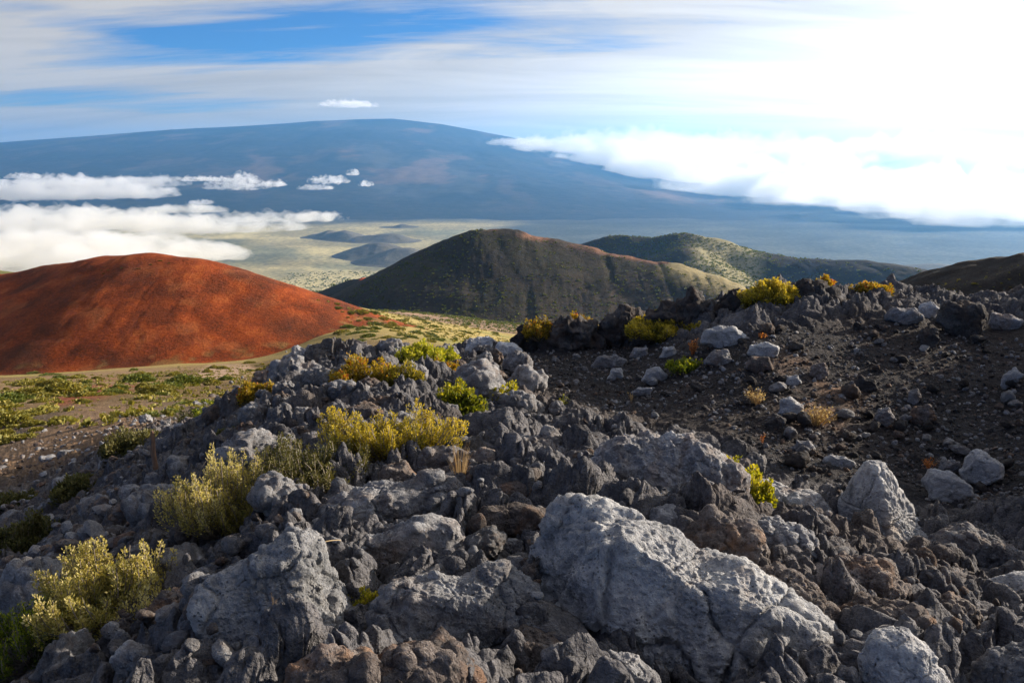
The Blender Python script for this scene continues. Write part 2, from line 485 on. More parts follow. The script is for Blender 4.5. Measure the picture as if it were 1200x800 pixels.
det[m] += fbm(pf[m] * .0013, 4, 95) * 14 * smooth(2500, 6000, gr[m])
gzv = g0 + det
m = gr < 17
p3 = np.stack([gx[m], gy[m], gzv[m] * 1.3], 1)
wob = .045 * amp[m] * smooth(1.0, 2.0, gr[m])
mx_, my_ = gx.copy(), gy.copy()
mx_[m] += wob * fbm(p3 * 6, 3, 151, .6); my_[m] += wob * fbm(p3 * 6, 3, 152, .6)
EYEFREE = gr < .9
gzv = np.where(EYEFREE, np.minimum(gzv, .05), gzv)

soil = np.empty((len(gx), 3))
soil[:] = (.10, .099, .108)                                  # dark grit between the lava blocks
def blend(mask, c):
    soil[:] = soil * (1 - mask[:, None]) + np.array(c)[None] * mask[:, None]
blend(smooth(.0, .4, fbm(pf * .9, 4, 200)) * .5, (.095, .074, .062))
blend(gpm, (.030, .029, .032))
blend(gpm * smooth(0, .35, fbm(pf * .6, 4, 210)) * .3, (.06, .047, .042))
blend(poly_mask(gu, gv, TANSPUR, 26) * gpm * smooth(-.35, .25, fbm(pf * 2.2, 4, 211)) * .8, (.20, .13, .09))
lf = smooth(17, 24, gr)
blend(lf, (.10, .075, .055))
blend(lf * poly_mask(gu, gv, GRAVEL, 14), (.19, .125, .078))
far1 = smooth(34, 55, gr)
blend(far1, (.125, .085, .038))
blend(far1 * smooth(.0, .3, fbm(pf * .03, 4, 220)) * smooth(300, 200, gr), (.24, .18, .08))
blend(poly_mask(gu, gv, SAND, 5) * far1 * smooth(-.45, 0, fbm(pf * .06, 4, 221)), (.21, .14, .08))
blend(poly_mask(gu, gv, REDP, 7) * far1 * smooth(-.3, .1, fbm(pf * .09, 4, 222)), (.17, .055, .028))
blend(poly_mask(gu, gv, TRACK, 4) * far1, (.30, .21, .15))
mead = smooth(200, 290, gr)
blend(mead, (.30, .235, .085))
blend(mead * smooth(.0, .35, fbm(pf * .012, 4, 230)) * .7, (.15, .165, .045))
flat = smooth(600, 680, gr)
blend(flat, (.25, .17, .115))
blend(flat * smooth(-.1, .3, fbm(pf * .006, 4, 240)) * .5, (.36, .28, .17))
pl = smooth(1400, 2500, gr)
blend(pl, (.10, .10, .05))
pl2 = smooth(4300, 5600, gr + 700 * fbm(pf * .0008, 3, 250))
blend(pl2, (.35, .30, .155))
blend(pl2 * smooth(.0, .35, fbm(pf * .0009, 5, 260)) * .8, (.13, .14, .09))
blend(smooth(-.045, .02, gx / np.maximum(gy, 1) + .04 * fbm(pf * .0006, 4, 257)) * pl * (gy > 0), (.07, .075, .06))  # dark lava flows, the tone also standing in for a cloud shadow
blend(smooth(10800, 12200, gr + 600 * fbm(pf * .0005, 3, 255)), (.05, .055, .055))
grain = smooth(60, 900, gr)
# ------------------------------------------------------------------ hills
HILLS = []
def crest_height(x, y, crests, s, rnd):
    best = np.full(x.shape, -1e9)
    for cr in crests:
        P = np.array([pt(*c[:3]) for c in cr])
        for i in range(len(P) - 1):
            a, b = P[i], P[i + 1]
            L = (b[0] - a[0]) ** 2 + (b[1] - a[1]) ** 2
            t = np.clip(((x - a[0]) * (b[0] - a[0]) + (y - a[1]) * (b[1] - a[1])) / L, 0, 1)
            d = np.hypot(x - a[0] - t * (b[0] - a[0]), y - a[1] - t * (b[1] - a[1]))
            h = a[2] + t * (b[2] - a[2]) - s * (np.sqrt(d * d + rnd * rnd) - rnd)
            k = rnd * s * .5
            best = np.maximum(best, h) + k * np.log1p(np.exp(-np.abs(best - h) / k)) * .6
    return best

def hill(crests, s, rnd, mat, res, rough=0., rsc=.02, gully=0., patches=None, margin=1.05, name='hill'):
    P = np.array([pt(*c[:3]) for cr in crests for c in cr])
    zg = gz(P[:, 0], P[:, 1])
    hmax = max(8., float((P[:, 2] - zg).max()) + 20) / s * margin + rnd
    x0, x1 = P[:, 0].min() - hmax, P[:, 0].max() + hmax
    y0, y1 = P[:, 1].min() - hmax * 1.3, P[:, 1].max() + hmax
    nx, ny = res
    X, Y = np.meshgrid(np.linspace(x0, x1, nx), np.linspace(y0, y1, ny), indexing='ij')
    x, y = X.ravel(), Y.ravel()
    q = np.stack([x, y, x * 0], 1)
    wx = x + fbm(q * rsc * .4, 3, 301) * rough * 3; wy = y + fbm(q * rsc * .4, 3, 302) * rough * 3
    z = crest_height(wx, wy, crests, s, rnd)
    g = gz(x, y)
    base = z - g
    z = z + rough * fbm(q * rsc, 5, 303, .5) * smooth(0, rough * 4 + 1, base)
    if gully:
        z -= gully * np.clip(fbm(np.stack([x * rsc * 2.5, y * rsc * .8, x * 0], 1), 4, 304, .5, True), 0, 1) * smooth(0, 10, base)
    # foot flares into the ground
    k = max(.3, rnd * .045)
    z = np.where(base > 8 * k, z, g + k * np.log1p(np.exp(np.clip((z - g) / k, -30, 30))))
    z = np.where(z - g < .03 * k, g - 3 * k, z - .02 * k)
    u, v = project(x, y, z)
    pc = np.zeros((len(x), 3)); pmx = np.zeros(len(x))
    if patches:
        for col, f in patches:
            w = f(u, v, x, y, z, q)
            pc = np.where((w > pmx)[:, None], np.array(col)[None], pc)
            pmx = np.maximum(pmx, w)
    me = mesh_np(name, np.stack([x, y, z], 1), grid_faces(nx, ny), True, {'patch': pc, 'patch_mix': pmx})
    # drop cells wholly under the ground
    o = tag(link(name, me, mat), kind='structure')
    HILLS.append((x0, x1, y0, y1, nx, ny, z.reshape(nx, ny)))
    return o

def surf(x, y):
    """top of ground and hills"""
    x = np.asarray(x, float); y = np.asarray(y, float)
    z = gz(x, y)
    for x0, x1, y0, y1, nx, ny, Z in HILLS:
        a = (x - x0) / (x1 - x0) * (nx - 1); b = (y - y0) / (y1 - y0) * (ny - 1)
        ok = (a >= 0) & (a < nx - 1) & (b >= 0) & (b < ny - 1)
        ia = np.clip(a.astype(int), 0, nx - 2); ib = np.clip(b.astype(int), 0, ny - 2)
        fa = a - ia; fb = b - ib
        h = Z[ia, ib] * (1 - fa) * (1 - fb) + Z[ia + 1, ib] * fa * (1 - fb) + Z[ia, ib + 1] * (1 - fa) * fb + Z[ia + 1, ib + 1] * fa * fb
        z = np.where(ok, np.maximum(z, h), z)
    return z

M['red'] = soil_mat('red_cinder', [(.32, (.05, .017, .007)), (.45, (.15, .031, .008)), (.54, (.25, .050, .011)), (.70, (.34, .105, .026))], .09, .6,
                    ((.055, .026, .016), .035, .50, .66, .6))
M['darkcone'] = soil_mat('dark_cinder', [(.3, (.012, .011, .011)), (.5, (.028, .023, .020)), (.7, (.075, .058, .042))], .012, 2.0,
                         ((.026, .025, .015), .010, .42, .6, .6))
M['farcone'] = soil_mat('far_cinder', [(.3, (.06, .055, .05)), (.5, (.11, .10, .08)), (.7, (.20, .18, .13))], .004, 3.0)
M['rockhill'] = soil_mat('rocky_slope', [(.3, (.014, .012, .012)), (.5, (.030, .025, .023)), (.7, (.085, .068, .055))], .35, .4,
                         ((.11, .08, .04), .25, .6, .75, .4))
M['mountain'] = soil_mat('basalt_flows', [(.3, (.010, .013, .020)), (.46, (.020, .024, .032)), (.56, (.036, .036, .040)), (.72, (.10, .075, .07))], .00035, 20,
                         ((.015, .019, .026), .0002, .5, .62, .6))

# red cinder cone
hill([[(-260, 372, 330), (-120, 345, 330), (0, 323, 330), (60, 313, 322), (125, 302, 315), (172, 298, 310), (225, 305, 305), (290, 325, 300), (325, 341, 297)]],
     .44, 8, M['red'], (640, 360), .32, .09, .3,
     [((.16, .12, .045), lambda u, v, x, y, z, q: smooth(.0, .4, fbm(q * .25, 4, 320)) * smooth(5, 1, z - gz(x, y)) * .6),
      ((.30, .13, .05), lambda u, v, x, y, z, q: smooth(.1, .5, fbm(q * .16 + 7, 4, 323)) * .22),
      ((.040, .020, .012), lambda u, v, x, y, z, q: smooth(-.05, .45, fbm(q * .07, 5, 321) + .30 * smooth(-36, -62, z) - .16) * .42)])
# the big dark cone
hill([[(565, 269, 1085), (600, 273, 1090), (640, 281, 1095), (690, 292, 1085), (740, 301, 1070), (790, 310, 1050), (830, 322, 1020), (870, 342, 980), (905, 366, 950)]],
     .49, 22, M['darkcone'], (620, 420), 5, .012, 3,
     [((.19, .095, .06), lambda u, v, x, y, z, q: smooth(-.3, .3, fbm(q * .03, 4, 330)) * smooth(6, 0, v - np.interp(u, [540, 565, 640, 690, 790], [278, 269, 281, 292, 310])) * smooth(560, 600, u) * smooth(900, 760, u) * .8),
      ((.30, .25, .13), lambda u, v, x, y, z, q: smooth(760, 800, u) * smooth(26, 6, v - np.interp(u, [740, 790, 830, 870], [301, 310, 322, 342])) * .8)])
# the double cone behind it
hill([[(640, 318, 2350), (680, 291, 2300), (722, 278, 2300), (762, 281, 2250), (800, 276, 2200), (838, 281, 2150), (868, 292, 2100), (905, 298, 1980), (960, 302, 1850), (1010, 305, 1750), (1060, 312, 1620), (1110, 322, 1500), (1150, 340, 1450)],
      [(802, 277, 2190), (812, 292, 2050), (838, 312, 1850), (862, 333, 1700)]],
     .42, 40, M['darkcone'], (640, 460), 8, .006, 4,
     [((.30, .27, .15), lambda u, v, x, y, z, q: smooth(800, 830, u) * smooth(905, 880, u) * smooth(1500, 1700, y) * .75),  # sunlit side of the spur, put into the colour
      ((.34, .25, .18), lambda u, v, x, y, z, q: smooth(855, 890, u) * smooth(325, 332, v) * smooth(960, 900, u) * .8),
      ((.018, .017, .020), lambda u, v, x, y, z, q: smooth(890, 930, u) * smooth(1090, 1000, u))])  # shade of the hollow and right flank, painted as a dark patch
# small hill with a red top beside the big cone
hill([[(402, 337, 1500), (415, 328, 1480), (430, 326, 1460), (440, 330, 1450)]], .4, 10, M['darkcone'], (120, 120), 2, .02, 0,
     [((.40, .07, .03), lambda u, v, x, y, z, q: smooth(420, 424, u) * smooth(334, 329, v))])
# far small cones on the plain
for cr, rnd in (([(372, 274, 9400), (384, 270, 9400)], 60), ([(402, 270, 9300), (414, 277, 9000)], 60), ([(425, 276, 9000), (455, 274, 9000)], 90), ([(438, 285, 7600), (444, 284, 7600)], 50),
                ([(460, 265, 10800), (470, 263, 10800)], 120), ([(468, 290, 7200), (476, 290, 7200)], 45), ([(360, 352, 2300), (378, 344, 2300)], 30)):
    hill([cr], .33, rnd, M['farcone'], (90, 90), rnd * .12, .6 / rnd)
hill([[(900, 323, 5000), (1000, 318, 5200), (1060, 313, 5400), (1100, 311, 5400), (1150, 316, 5400), (1260, 330, 5400)]], .25, 120, M['farcone'], (200, 120), 12, .003)
hill([[(-80, 312, 700), (-20, 315, 690), (22, 322, 680)]], .35, 8, M['midhill'] if 'midhill' in M else soil_mat('grassy_slope', [(.3, (.08, .09, .03)), (.7, (.28, .26, .10))], .05, .5), (140, 120), 1.5, .05)
# dark rocky slope rising at the right edge
hill([[(1000, 372, 128), (1040, 353, 122), (1075, 341, 117), (1110, 331, 112), (1150, 319, 106), (1200, 308, 100), (1300, 285, 92), (1500, 240, 84)]],
     .50, 4, M['rockhill'], (520, 360), .8, .22, .0)

# ------------------------------------------------------------------ the far mountain
def mountain():
    us = [-900, -300, 0, 100, 200, 300, 370, 420, 460, 520, 600, 700, 800, 1000, 1200, 1500, 2100]
    vs = [225, 181, 167, 160, 152, 147, 142, 140, 139, 146, 161, 186, 212, 250, 280, 300, 315]
    C = np.array([pt(u, v, 31000) for u, v in zip(us, vs)])
    nx, ny = 760, 260
    X, Y = np.meshgrid(np.linspace(-33000, 33000, nx), np.linspace(11200, 33500, ny), indexing='ij')
    x, y = X.ravel(), Y.ravel()
    P = np.interp(x, C[:, 0], C[:, 2])
    q = np.stack([x, y, x * 0], 1)
    t = np.clip((31000 - y) / 19000, -.3, 1.05)
    f = np.where(t > 0, 1 - t, 1 + t * .9)
    z = -858 + (P + 858) * np.sign(f) * np.abs(f) ** 1.12
    z += fbm(np.stack([x / 2000, y / 7000, x * 0], 1), 6, 401, .6) * 120 * smooth(-.02, .25, 1 - t) * smooth(-.01, .12, t)
    z += fbm(q / 700, 3, 402) * 9 * smooth(0, .1, 1 - t)
    z = np.where(t > 1, -870, z)
    fl = fbm(np.stack([x / 1500 + .6 * fbm(q / 3000, 3, 410), y / 4200, x * 0], 1), 5, 411, .58)
    fl2 = fbm(np.stack([x / 900, y / 2200, x * 0 + 4], 1), 5, 412, .6)
    pmx = np.clip(smooth(.12, .36, fl) * .8 + smooth(.2, .4, fl2) * .35, 0, 1) * smooth(.97, .8, t)
    pcl = np.where((fl2 > .05)[:, None], np.array([[.13, .088, .072]]), np.array([[.07, .068, .068]]))
    me = mesh_np('mountain', np.stack([x, y, z], 1), grid_faces(nx, ny), True, {'patch': pcl, 'patch_mix': pmx})
    tag(link('mountain', me, M['mountain']), kind='structure')
mountain()

# ------------------------------------------------------------------ clouds
def cloud_surface_mat():
    s = NT('cloud_white')
    pos = s.n('ShaderNodeNewGeometry').outputs['Position']
    nb = s.bump(s.noise(pos, .006, 7, .62), .8, 60)
    d = s.n('ShaderNodeBsdfDiffuse', {'Color': (.93, .93, .94, 1)}); s.l(nb, d.inputs['Normal'])
    t = s.n('ShaderNodeBsdfTranslucent', {'Color': (.93, .94, .96, 1)}); s.l(nb, t.inputs['Normal'])
    mx = s.n('ShaderNodeMixShader', {0: .42}); s.l(d.outputs[0], mx.inputs[1]); s.l(t.outputs[0], mx.inputs[2])
    s.l(mx.outputs[0], s.out.inputs[0])
    return s.m
def cloud_volume_mat(name, dens, sc, lo, hi, ani=.35, step=1.0, col=(.94, .955, .98, 1)):
    s = NT(name)
    pos = s.n('ShaderNodeNewGeometry').outputs['Position']
    mp = s.n('ShaderNodeMapping', {'Vector': pos, 'Scale': (sc, sc * .8, sc * 1.6)}).outputs[0]
    n = s.noise(mp, 1.0, 5, .6, .3)
    d = s.ramp(n, [(lo, 0.0), (hi, 1.0)])
    v = s.n('ShaderNodeVolumeScatter', {'Color': col, 'Anisotropy': ani, 'Density': s.math('MULTIPLY', d, dens)})
    s.l(v.outputs[0], s.out.inputs['Volume'])
    s.m.cycles.volume_step_rate = step
    return s.m
M['cloudvol'] = cloud_volume_mat('cloud_vapour', .010, .0048, .42, .60, .62)
M['cloudpuff'] = cloud_volume_mat('ragged_cloud_vapour', .014, .011, .47, .60, .55)
M['cloudthin'] = cloud_volume_mat('thin_cloud_vapour', .0035, .0022, .42, .66, .3)
M['cloudglow'] = cloud_volume_mat('backlit_cloud_vapour', .0011, .0005, .22, .62, .7)
M['cloudfar'] = cloud_volume_mat('bright_cloud_vapour', .0032, .0011, .38, .66, .62)
M['cloud'] = cloud_surface_mat()

def blob_body(cx, cy, cz, rx, ry, H, seed, nr=70, na=200, billow=.5, drop=.3, edge=.35, bs=1.0):
    th = np.linspace(0, 2 * math.pi, na, endpoint=False)
    rho = np.sin(np.linspace(0, math.pi / 2, nr))
    TH, RO = np.meshgrid(th, rho, indexing='ij')
    TH = TH.ravel(); RO = RO.ravel()
    e = 1 + edge * fbm(np.stack([np.cos(TH) * 1.6 + seed, np.sin(TH) * 1.6, TH * 0], 1), 5, seed, .6)
    X = np.cos(TH) * RO * e * rx; Y = np.sin(TH) * RO * e * ry
    prof = np.sqrt(np.clip(1 - RO ** 2, 0, 1))
    sc = bs / H
    out = []
    for sgn, hh in ((1, H), (-1, H * drop)):
        p = np.stack([X * sc, Y * sc, np.full_like(X, sgn * 3.0 + seed)], 1)
        w1, _, c1 = worley(p * .9 + .4 * fbm(p, 2, seed + 3)[:, None], seed)
        w2, _, c2 = worley(p * 2.3, seed + 5)
        b = (1 - billow) + billow * (1.6 * np.clip(1 - w1, 0, 1) + .5 * np.clip(1 - w2, 0, 1))
        b = b * (1 + .35 * fbm(p * .35, 3, seed + 6)) + .12 * fbm(p * 5, 4, seed + 8, .6)
        z = sgn * hh * prof ** .75 * np.maximum(b, .05)
        wx = fbm(np.stack([X * sc * 1.3, Y * sc * 1.3, z * sc * 1.3], 1) , 4, seed + 20, .6) * H * .3 * (RO > .02)
        wy = fbm(np.stack([X * sc * 1.3, Y * sc * 1.3, z * sc * 1.3], 1) , 4, seed + 30, .6) * H * .3 * (RO > .02)
        edgew = 1.0
        out.append(np.stack([cx + X + wx * edgew, cy + Y + wy * edgew, cz + z], 1))
    top, bot = out
    ridx = np.arange(na) * nr + nr - 1
    bot[ridx] = top[ridx]
    T = top.reshape(na, nr, 3); B = bot.reshape(na, nr, 3)
    T[:, 0] = T[:, 0].mean(0); B[:, 0] = B[:, 0].mean(0)
    # stitch: ring list going top centre -> edge -> bottom centre
    ring = np.concatenate([T, B[:, ::-1][:, 1:]], 1)
    n2 = ring.shape[1]
    V = ring.reshape(-1, 3)
    F = grid_faces(na, n2, True)[:, ::-1]
    return V, F

def cloud(u, v, Y, wpx, dpt, H, seed, label, mat='cloudvol', group=None, name='cloud', **kw):
    c = pt(u, v, Y)
    k = Y / ray(u, v)[1] / 1000
    V, F = blob_body(0, 0, 0, wpx / 2 * k, dpt / 2, H, seed, **kw)
    o = link(name, mesh_np(name, V, F), M[mat], None, c)
    return tag(o, label, 'cloud', group)
G1 = 'low clouds over the valley'
cloud(20, 300, 5300, 500, 1500, 130, 501, 'broad white cloud bank filling the valley at the left edge, just behind the red cone', nr=120, na=420, billow=.55, group=G1)
cloud(180, 268, 7000, 350, 700, 105, 507, 'long white cloud roll above the pale plain, ending over the red cone', nr=80, na=300, billow=.55, group=G1)
cloud(20, 262, 7600, 380, 1300, 150, 508, 'bulky white cloud shelf at the left edge under the upper cloud bank', nr=80, na=300, billow=.55, group=G1)
cloud(335, 257, 7600, 150, 420, 75, 511, 'thin ragged cloud streak reaching right toward the small far cones', nr=50, na=200, billow=.6, group=G1)
cloud(215, 247, 8400, 110, 420, 60, 513, 'small puffy cloud sitting on top of the long roll', nr=40, na=160, billow=.6, group=G1)
cloud(50, 228, 11500, 300, 1500, 200, 517, 'upper white cloud bank against the foot of the blue mountain, at the left edge', nr=90, na=340, billow=.55, group=G1)
cloud(165, 216, 12500, 120, 700, 110, 519, 'ragged right end of the upper cloud bank', nr=50, na=200, billow=.65, group=G1)
for i, (u, v, w_, h_, lab) in enumerate([(30, 208, 26, 45, 'tiny cloud wisp above the upper cloud bank'),
        (283, 219, 62, 110, 'flat based cloud puff alone in front of the mountain'), (240, 211, 50, 40, 'thin cloud wisp left of the flat based puff'),
        (322, 217, 22, 50, 'tiny faint cloud just right of the flat based puff'), (384, 213, 34, 70, 'small bright cloud on the lower mountain slope above the far cones'),
        (370, 221, 30, 40, 'faint low wisp under the small bright cloud'), (414, 204, 12, 45, 'tiniest white cloudlet high on the mountain slope'),
        (429, 217, 13, 40, 'tiny cloudlet at the right end of the row of puffs'), (236, 238, 28, 35, 'small grey wisp between the two left cloud banks')]):
    cloud(u, v, 12500, w_ * 1.25, 500, h_ * 1.3, 530 + i * 3, lab, 'cloudpuff', nr=40, na=160, billow=.8, edge=.8, group='small cloud puffs on the mountain slope')
# bank lying on the right shoulder of the mountain
G2 = 'cloud bank along the right mountain shoulder'
for i, (u, v, Y, w_, dp, H, lab) in enumerate([
        (602, 168, 27000, 60, 900, 150, 'first small puff where the clouds touch the mountain skyline'),
        (650, 173, 26500, 110, 1600, 270, 'ragged cloud on the mountain skyline right of the summit'),
        (730, 187, 25500, 170, 2600, 480, 'bright billowing cloud on the falling skyline left of the middle of the bank'),
        (815, 201, 23000, 200, 3000, 620, 'tall billowing cloud in the middle of the bank with grey shaded foot'),
        (905, 217, 18500, 230, 2600, 620, 'grey bellied cloud hiding the mountain shoulder'),
        (1000, 230, 15500, 240, 2400, 540, 'bright cloud mass in the right half of the bank'),
        (1095, 241, 13000, 250, 2100, 480, 'broad cloud near the right end of the bank'),
        (1200, 250, 11500, 280, 2000, 450, 'grey lumpy cloud at the right edge of the photo')]):
    cloud(u, v, Y, w_, dp, H, 570 + i * 7, lab, 'cloudfar', nr=80, na=260, billow=.7, edge=.55, drop=.5, group=G2)
for i, (u, v, Y, w_, dp, H, lab) in enumerate([
        (745, 174, 30000, 230, 3000, 520, 'thin bright cloud behind the left part of the shoulder bank'),
        (870, 186, 29500, 290, 3600, 700, 'soft backlit cloud rising behind the middle of the shoulder bank'),
        (1010, 192, 29000, 330, 3800, 860, 'tall glowing cloud rising behind the right half of the shoulder bank'),
        (1165, 196, 28500, 360, 3800, 960, 'glowing cloud tower behind the bank at the right edge')]):
    cloud(u, v, Y, w_, dp, H, 680 + i * 7, lab, 'cloudglow', nr=70, na=220, billow=.6, edge=.5, drop=.9, group='glowing clouds behind the shoulder bank')
cloud(410, 124, 40000, 66, 1500, 210, 655, 'small grey cloud floating just above the mountain summit', 'cloudthin', nr=40, na=160, billow=.8, edge=.8)
# ------------------------------------------------------------------ rocks
def relief(V, F, size, amp, kind, seed):
    """lava surface: lumps, crust and pits, displaced along the normal"""
    n = vnormals(V, F)
    p = V / size
    d = fbm(p * 1.6, 3, seed) * .10 * size * amp
    if kind == 'knobby':          # clinkery aa lava
        w1, s1, c1 = worley(p * 3.2 + .15 * fbm(p * 5, 2, seed + 2)[:, None], seed + 4)
        d += size * .15 * amp * np.clip(1 - w1 * 1.35, -.2, 1) * (.4 + c1) * (.35 + .65 * smooth(0, .15, s1 - w1))
        V = V + n * d[:, None]; n = vnormals(V, F); p = V / size; d = 0
        w2, s2, c2 = worley(p * 8.5, seed + 7)
        d = d + size * .042 * amp * np.clip(1 - w2 * 1.35, -.1, 1) * (.4 + c2)
        d += size * .03 * fbm(p * 17, 3, seed + 9, .6, True) + size * .05 * fbm(p * 5, 3, seed + 10, .6, True)
    elif kind == 'jagged':
        d += size * .24 * amp * fbm(p * np.array([3.0, 3.0, 2.2]), 4, seed + 11, .6, True)
        d += size * .05 * fbm(p * 14, 3, seed + 12, .6, True)
    else:                          # blocky, weathered
        q = p + .12 * np.stack([fbm(p * 2.6, 2, seed + 40), fbm(p * 2.6, 2, seed + 41), fbm(p * 2.6, 2, seed + 42)], 1)
        w1, s1, c1 = worley(q * 2.3, seed + 17)
        d += size * .075 * amp * (c1 - .5) * smooth(0, .12, s1 - w1)
        d -= size * .035 * amp * smooth(.07, 0, s1 - w1)
        d += size * .038 * amp * fbm(p * 3.6, 5, seed + 13, .62, True)
        V = V + n * d[:, None]; n = vnormals(V, F); p = V / size; d = 0
        d += size * .020 * fbm(p * 15, 4, seed + 14, .65, True)
        d += size * .007 * fbm(p * 48, 2, seed + 18, .65)
        w2, s2, c2 = worley(p * 12, seed + 15)
        g = smooth(.0, .3, fbm(p * 2.2, 2, seed + 16))
        d = d - size * .03 * amp * np.clip(.45 - w2, 0, 1) * 2 * g
        if amp > .3:               # clinkery crust over part of the block
            g3 = smooth(-.02, .22, fbm(p * 1.5 + 5, 3, seed + 19))
            w3, s3, c3 = worley(q * 6.5, seed + 21)
            w4, s4, c4 = worley(q * 15, seed + 24)
            d = d + g3 * size * (.055 * np.clip(1 - w3 * 1.3, -.2, 1) * (.3 + c3) * smooth(0, .12, s3 - w3) + .022 * np.clip(1 - w4 * 1.3, 0, 1) * (.3 + c4))
    return V + n * d[:, None]

def facet(q, seed, nf=13, lo=.68, hi=.98, p=16, protect=None, extra=()):
    r = np.random.default_rng(seed)
    nr = r.normal(size=(nf, 3)); nr /= np.linalg.norm(nr, axis=1)[:, None]
    acc = np.full(len(q), 1.0)
    for i in range(nf):
        dd = r.uniform(lo, hi)
        if protect is not None:
            dd = max(dd, 1 - (1 - dd) * abs(nr[i, 2]) ** 1.3 * 1.6)
        acc += (np.maximum(0, q @ nr[i]) / dd) ** p
    for a, b, c, dd in extra:
        n = np.array([a, b, c]) / math.sqrt(a * a + b * b + c * c)
        acc += (np.maximum(0, q @ n) / dd) ** p
    return acc ** (-1 / p)

_rk = {}
def rock_proto(i, kind, sub):
    key = (i, kind, sub)
    if key not in _rk:
        V, F = ico(sub)
        r = np.random.default_rng(i * 7 + 1)
        Q = V.copy()
        if kind == 'block':
            Q = V * facet(V, i + 100, 13, .5, .9, 34)[:, None]
        elif kind == 'knobby':
            Q = V * facet(V, i + 100, 10, .7, 1, 6)[:, None]
        else:
            Q = V * facet(V, i + 100, 12, .6, 1, 9)[:, None]
        Q = Q * np.array([r.uniform(.85, 1.2), r.uniform(.7, 1.0), r.uniform(.5, .8)])
        Q = relief(Q, F, 1.3, 1.0, kind, i * 13 + 3)
        Q[:, 2] -= Q[:, 2].min()
        _rk[key] = (Q * .5, F)      # about one metre across
    return _rk[key]

_rm = {}
def rock_mesh(i, kind, sub, mat):
    key = (i, kind, sub, mat)
    if key not in _rm:
        V, F = rock_proto(i, kind, sub)
        _rm[key] = mesh_np('rock', V, F)
        _rm[key].materials.append(M[mat])
    return _rm[key]

PRESS = []
OCC = []          # picture footprints already taken (u, v, ru, rv)
def hero(outline, label, kind='block', mat='rock_grey', Y=None, thick=.85, sub=6, amp=1., nf=14, lo=.62, name='boulder', group=None, seed=None, dY=0.0, planes=None):
    o_ = np.array(outline, float)
    cu, cv = (o_.min(0) + o_.max(0)) / 2
    seed = seed or int(cu * 3 + cv * 7)
    if Y is None:
        Y = hit(cu, min(cv, 799))[1] * .985
    Y += dY
    P0 = pt(cu, cv, Y)
    C = np.array([0, 0, EYE])
    wv = P0 - C; wv /= np.linalg.norm(wv)
    s = np.array([1, 0, 0]) - wv * wv[0]; s /= np.linalg.norm(s)
    t = np.cross(s, wv)
    L = []
    for u, v in outline:
        d = ray(u, v)
        k = (P0 - C) @ wv / (d @ wv)
        q = C + d * k - P0
        L.append((q @ s, q @ t))
    L = np.array(L)
    ang = np.arctan2(L[:, 1], L[:, 0]); rad = np.hypot(L[:, 0], L[:, 1])
    # dense outline as radius against angle
    seg = []
    for i in range(len(L)):
        a, b = L[i], L[(i + 1) % len(L)]
        for f in np.linspace(0, 1, 24, endpoint=False):
            seg.append(a + (b - a) * f)
    seg = np.array(seg); sa = np.arctan2(seg[:, 1], seg[:, 0]); sr = np.hypot(seg[:, 0], seg[:, 1])
    ags = np.linspace(-math.pi, math.pi, 181)
    rr = np.array([sr[np.abs((sa - a + math.pi) % (2 * math.pi) - math.pi) < .06].max(initial=-1) for a in ags])
    good = rr > 0
    rr = np.interp(ags, ags[good], rr[good])
    ker = np.array([.08, .24, .36, .24, .08])
    rr = np.convolve(np.concatenate([rr[-3:-1], rr, rr[1:3]]), ker, 'valid')
    rr = rr * (1.22 if kind == 'jagged' else 1.06)
    V, F = ico(sub)
    rho = np.maximum(np.hypot(V[:, 0], V[:, 1]), 1e-9)
    Rs = np.interp(np.arctan2(V[:, 1], V[:, 0]), ags, rr)
    mR = np.sqrt((L[:, 0].max() - L[:, 0].min()) * (L[:, 1].max() - L[:, 1].min())) / 2
    f = rho ** .82
    fac = facet(V, seed, nf, lo, .97, 32 if kind == 'block' else 9, True, planes if planes is not None else [(.1, -.25, .95, .62), (.1, .8, .6, .78)])
    cc = np.sign(V[:, 2]) * np.abs(V[:, 2]) ** .9
    a = V[:, 0] / rho * Rs * f * fac; b = V[:, 1] / rho * Rs * f * fac; c = cc * thick * mR * fac
    # local frame: s, t, towards the camera
    W = a[:, None] * s + b[:, None] * t - c[:, None] * wv
    # keep faces outward
    n0 = vnormals(W, F)
    if (n0 * W).sum() < 0: F = F[:, ::-1]
    W = relief(W, F, mR * 1.6, amp, kind, seed)
    g = float(gz(P0[0], P0[1]))
    base = np.array([P0[0], P0[1], max(g, P0[2] + W[:, 2].min())])
    me = mesh_np(name, W + P0 - base, F)
    o = link(name, me, M[mat], None, base)
    ext = o_.max(0) - o_.min(0)
    if Y < 6.5: PRESS.append((P0[0], P0[1], ext[0] / 2000 * Y, thick * mR, max(.05, .33 * mR)))
    OCC.append((cu, cv, ext[0] / 2, ext[1] / 2))
    return tag(o, label, 'rock', group)

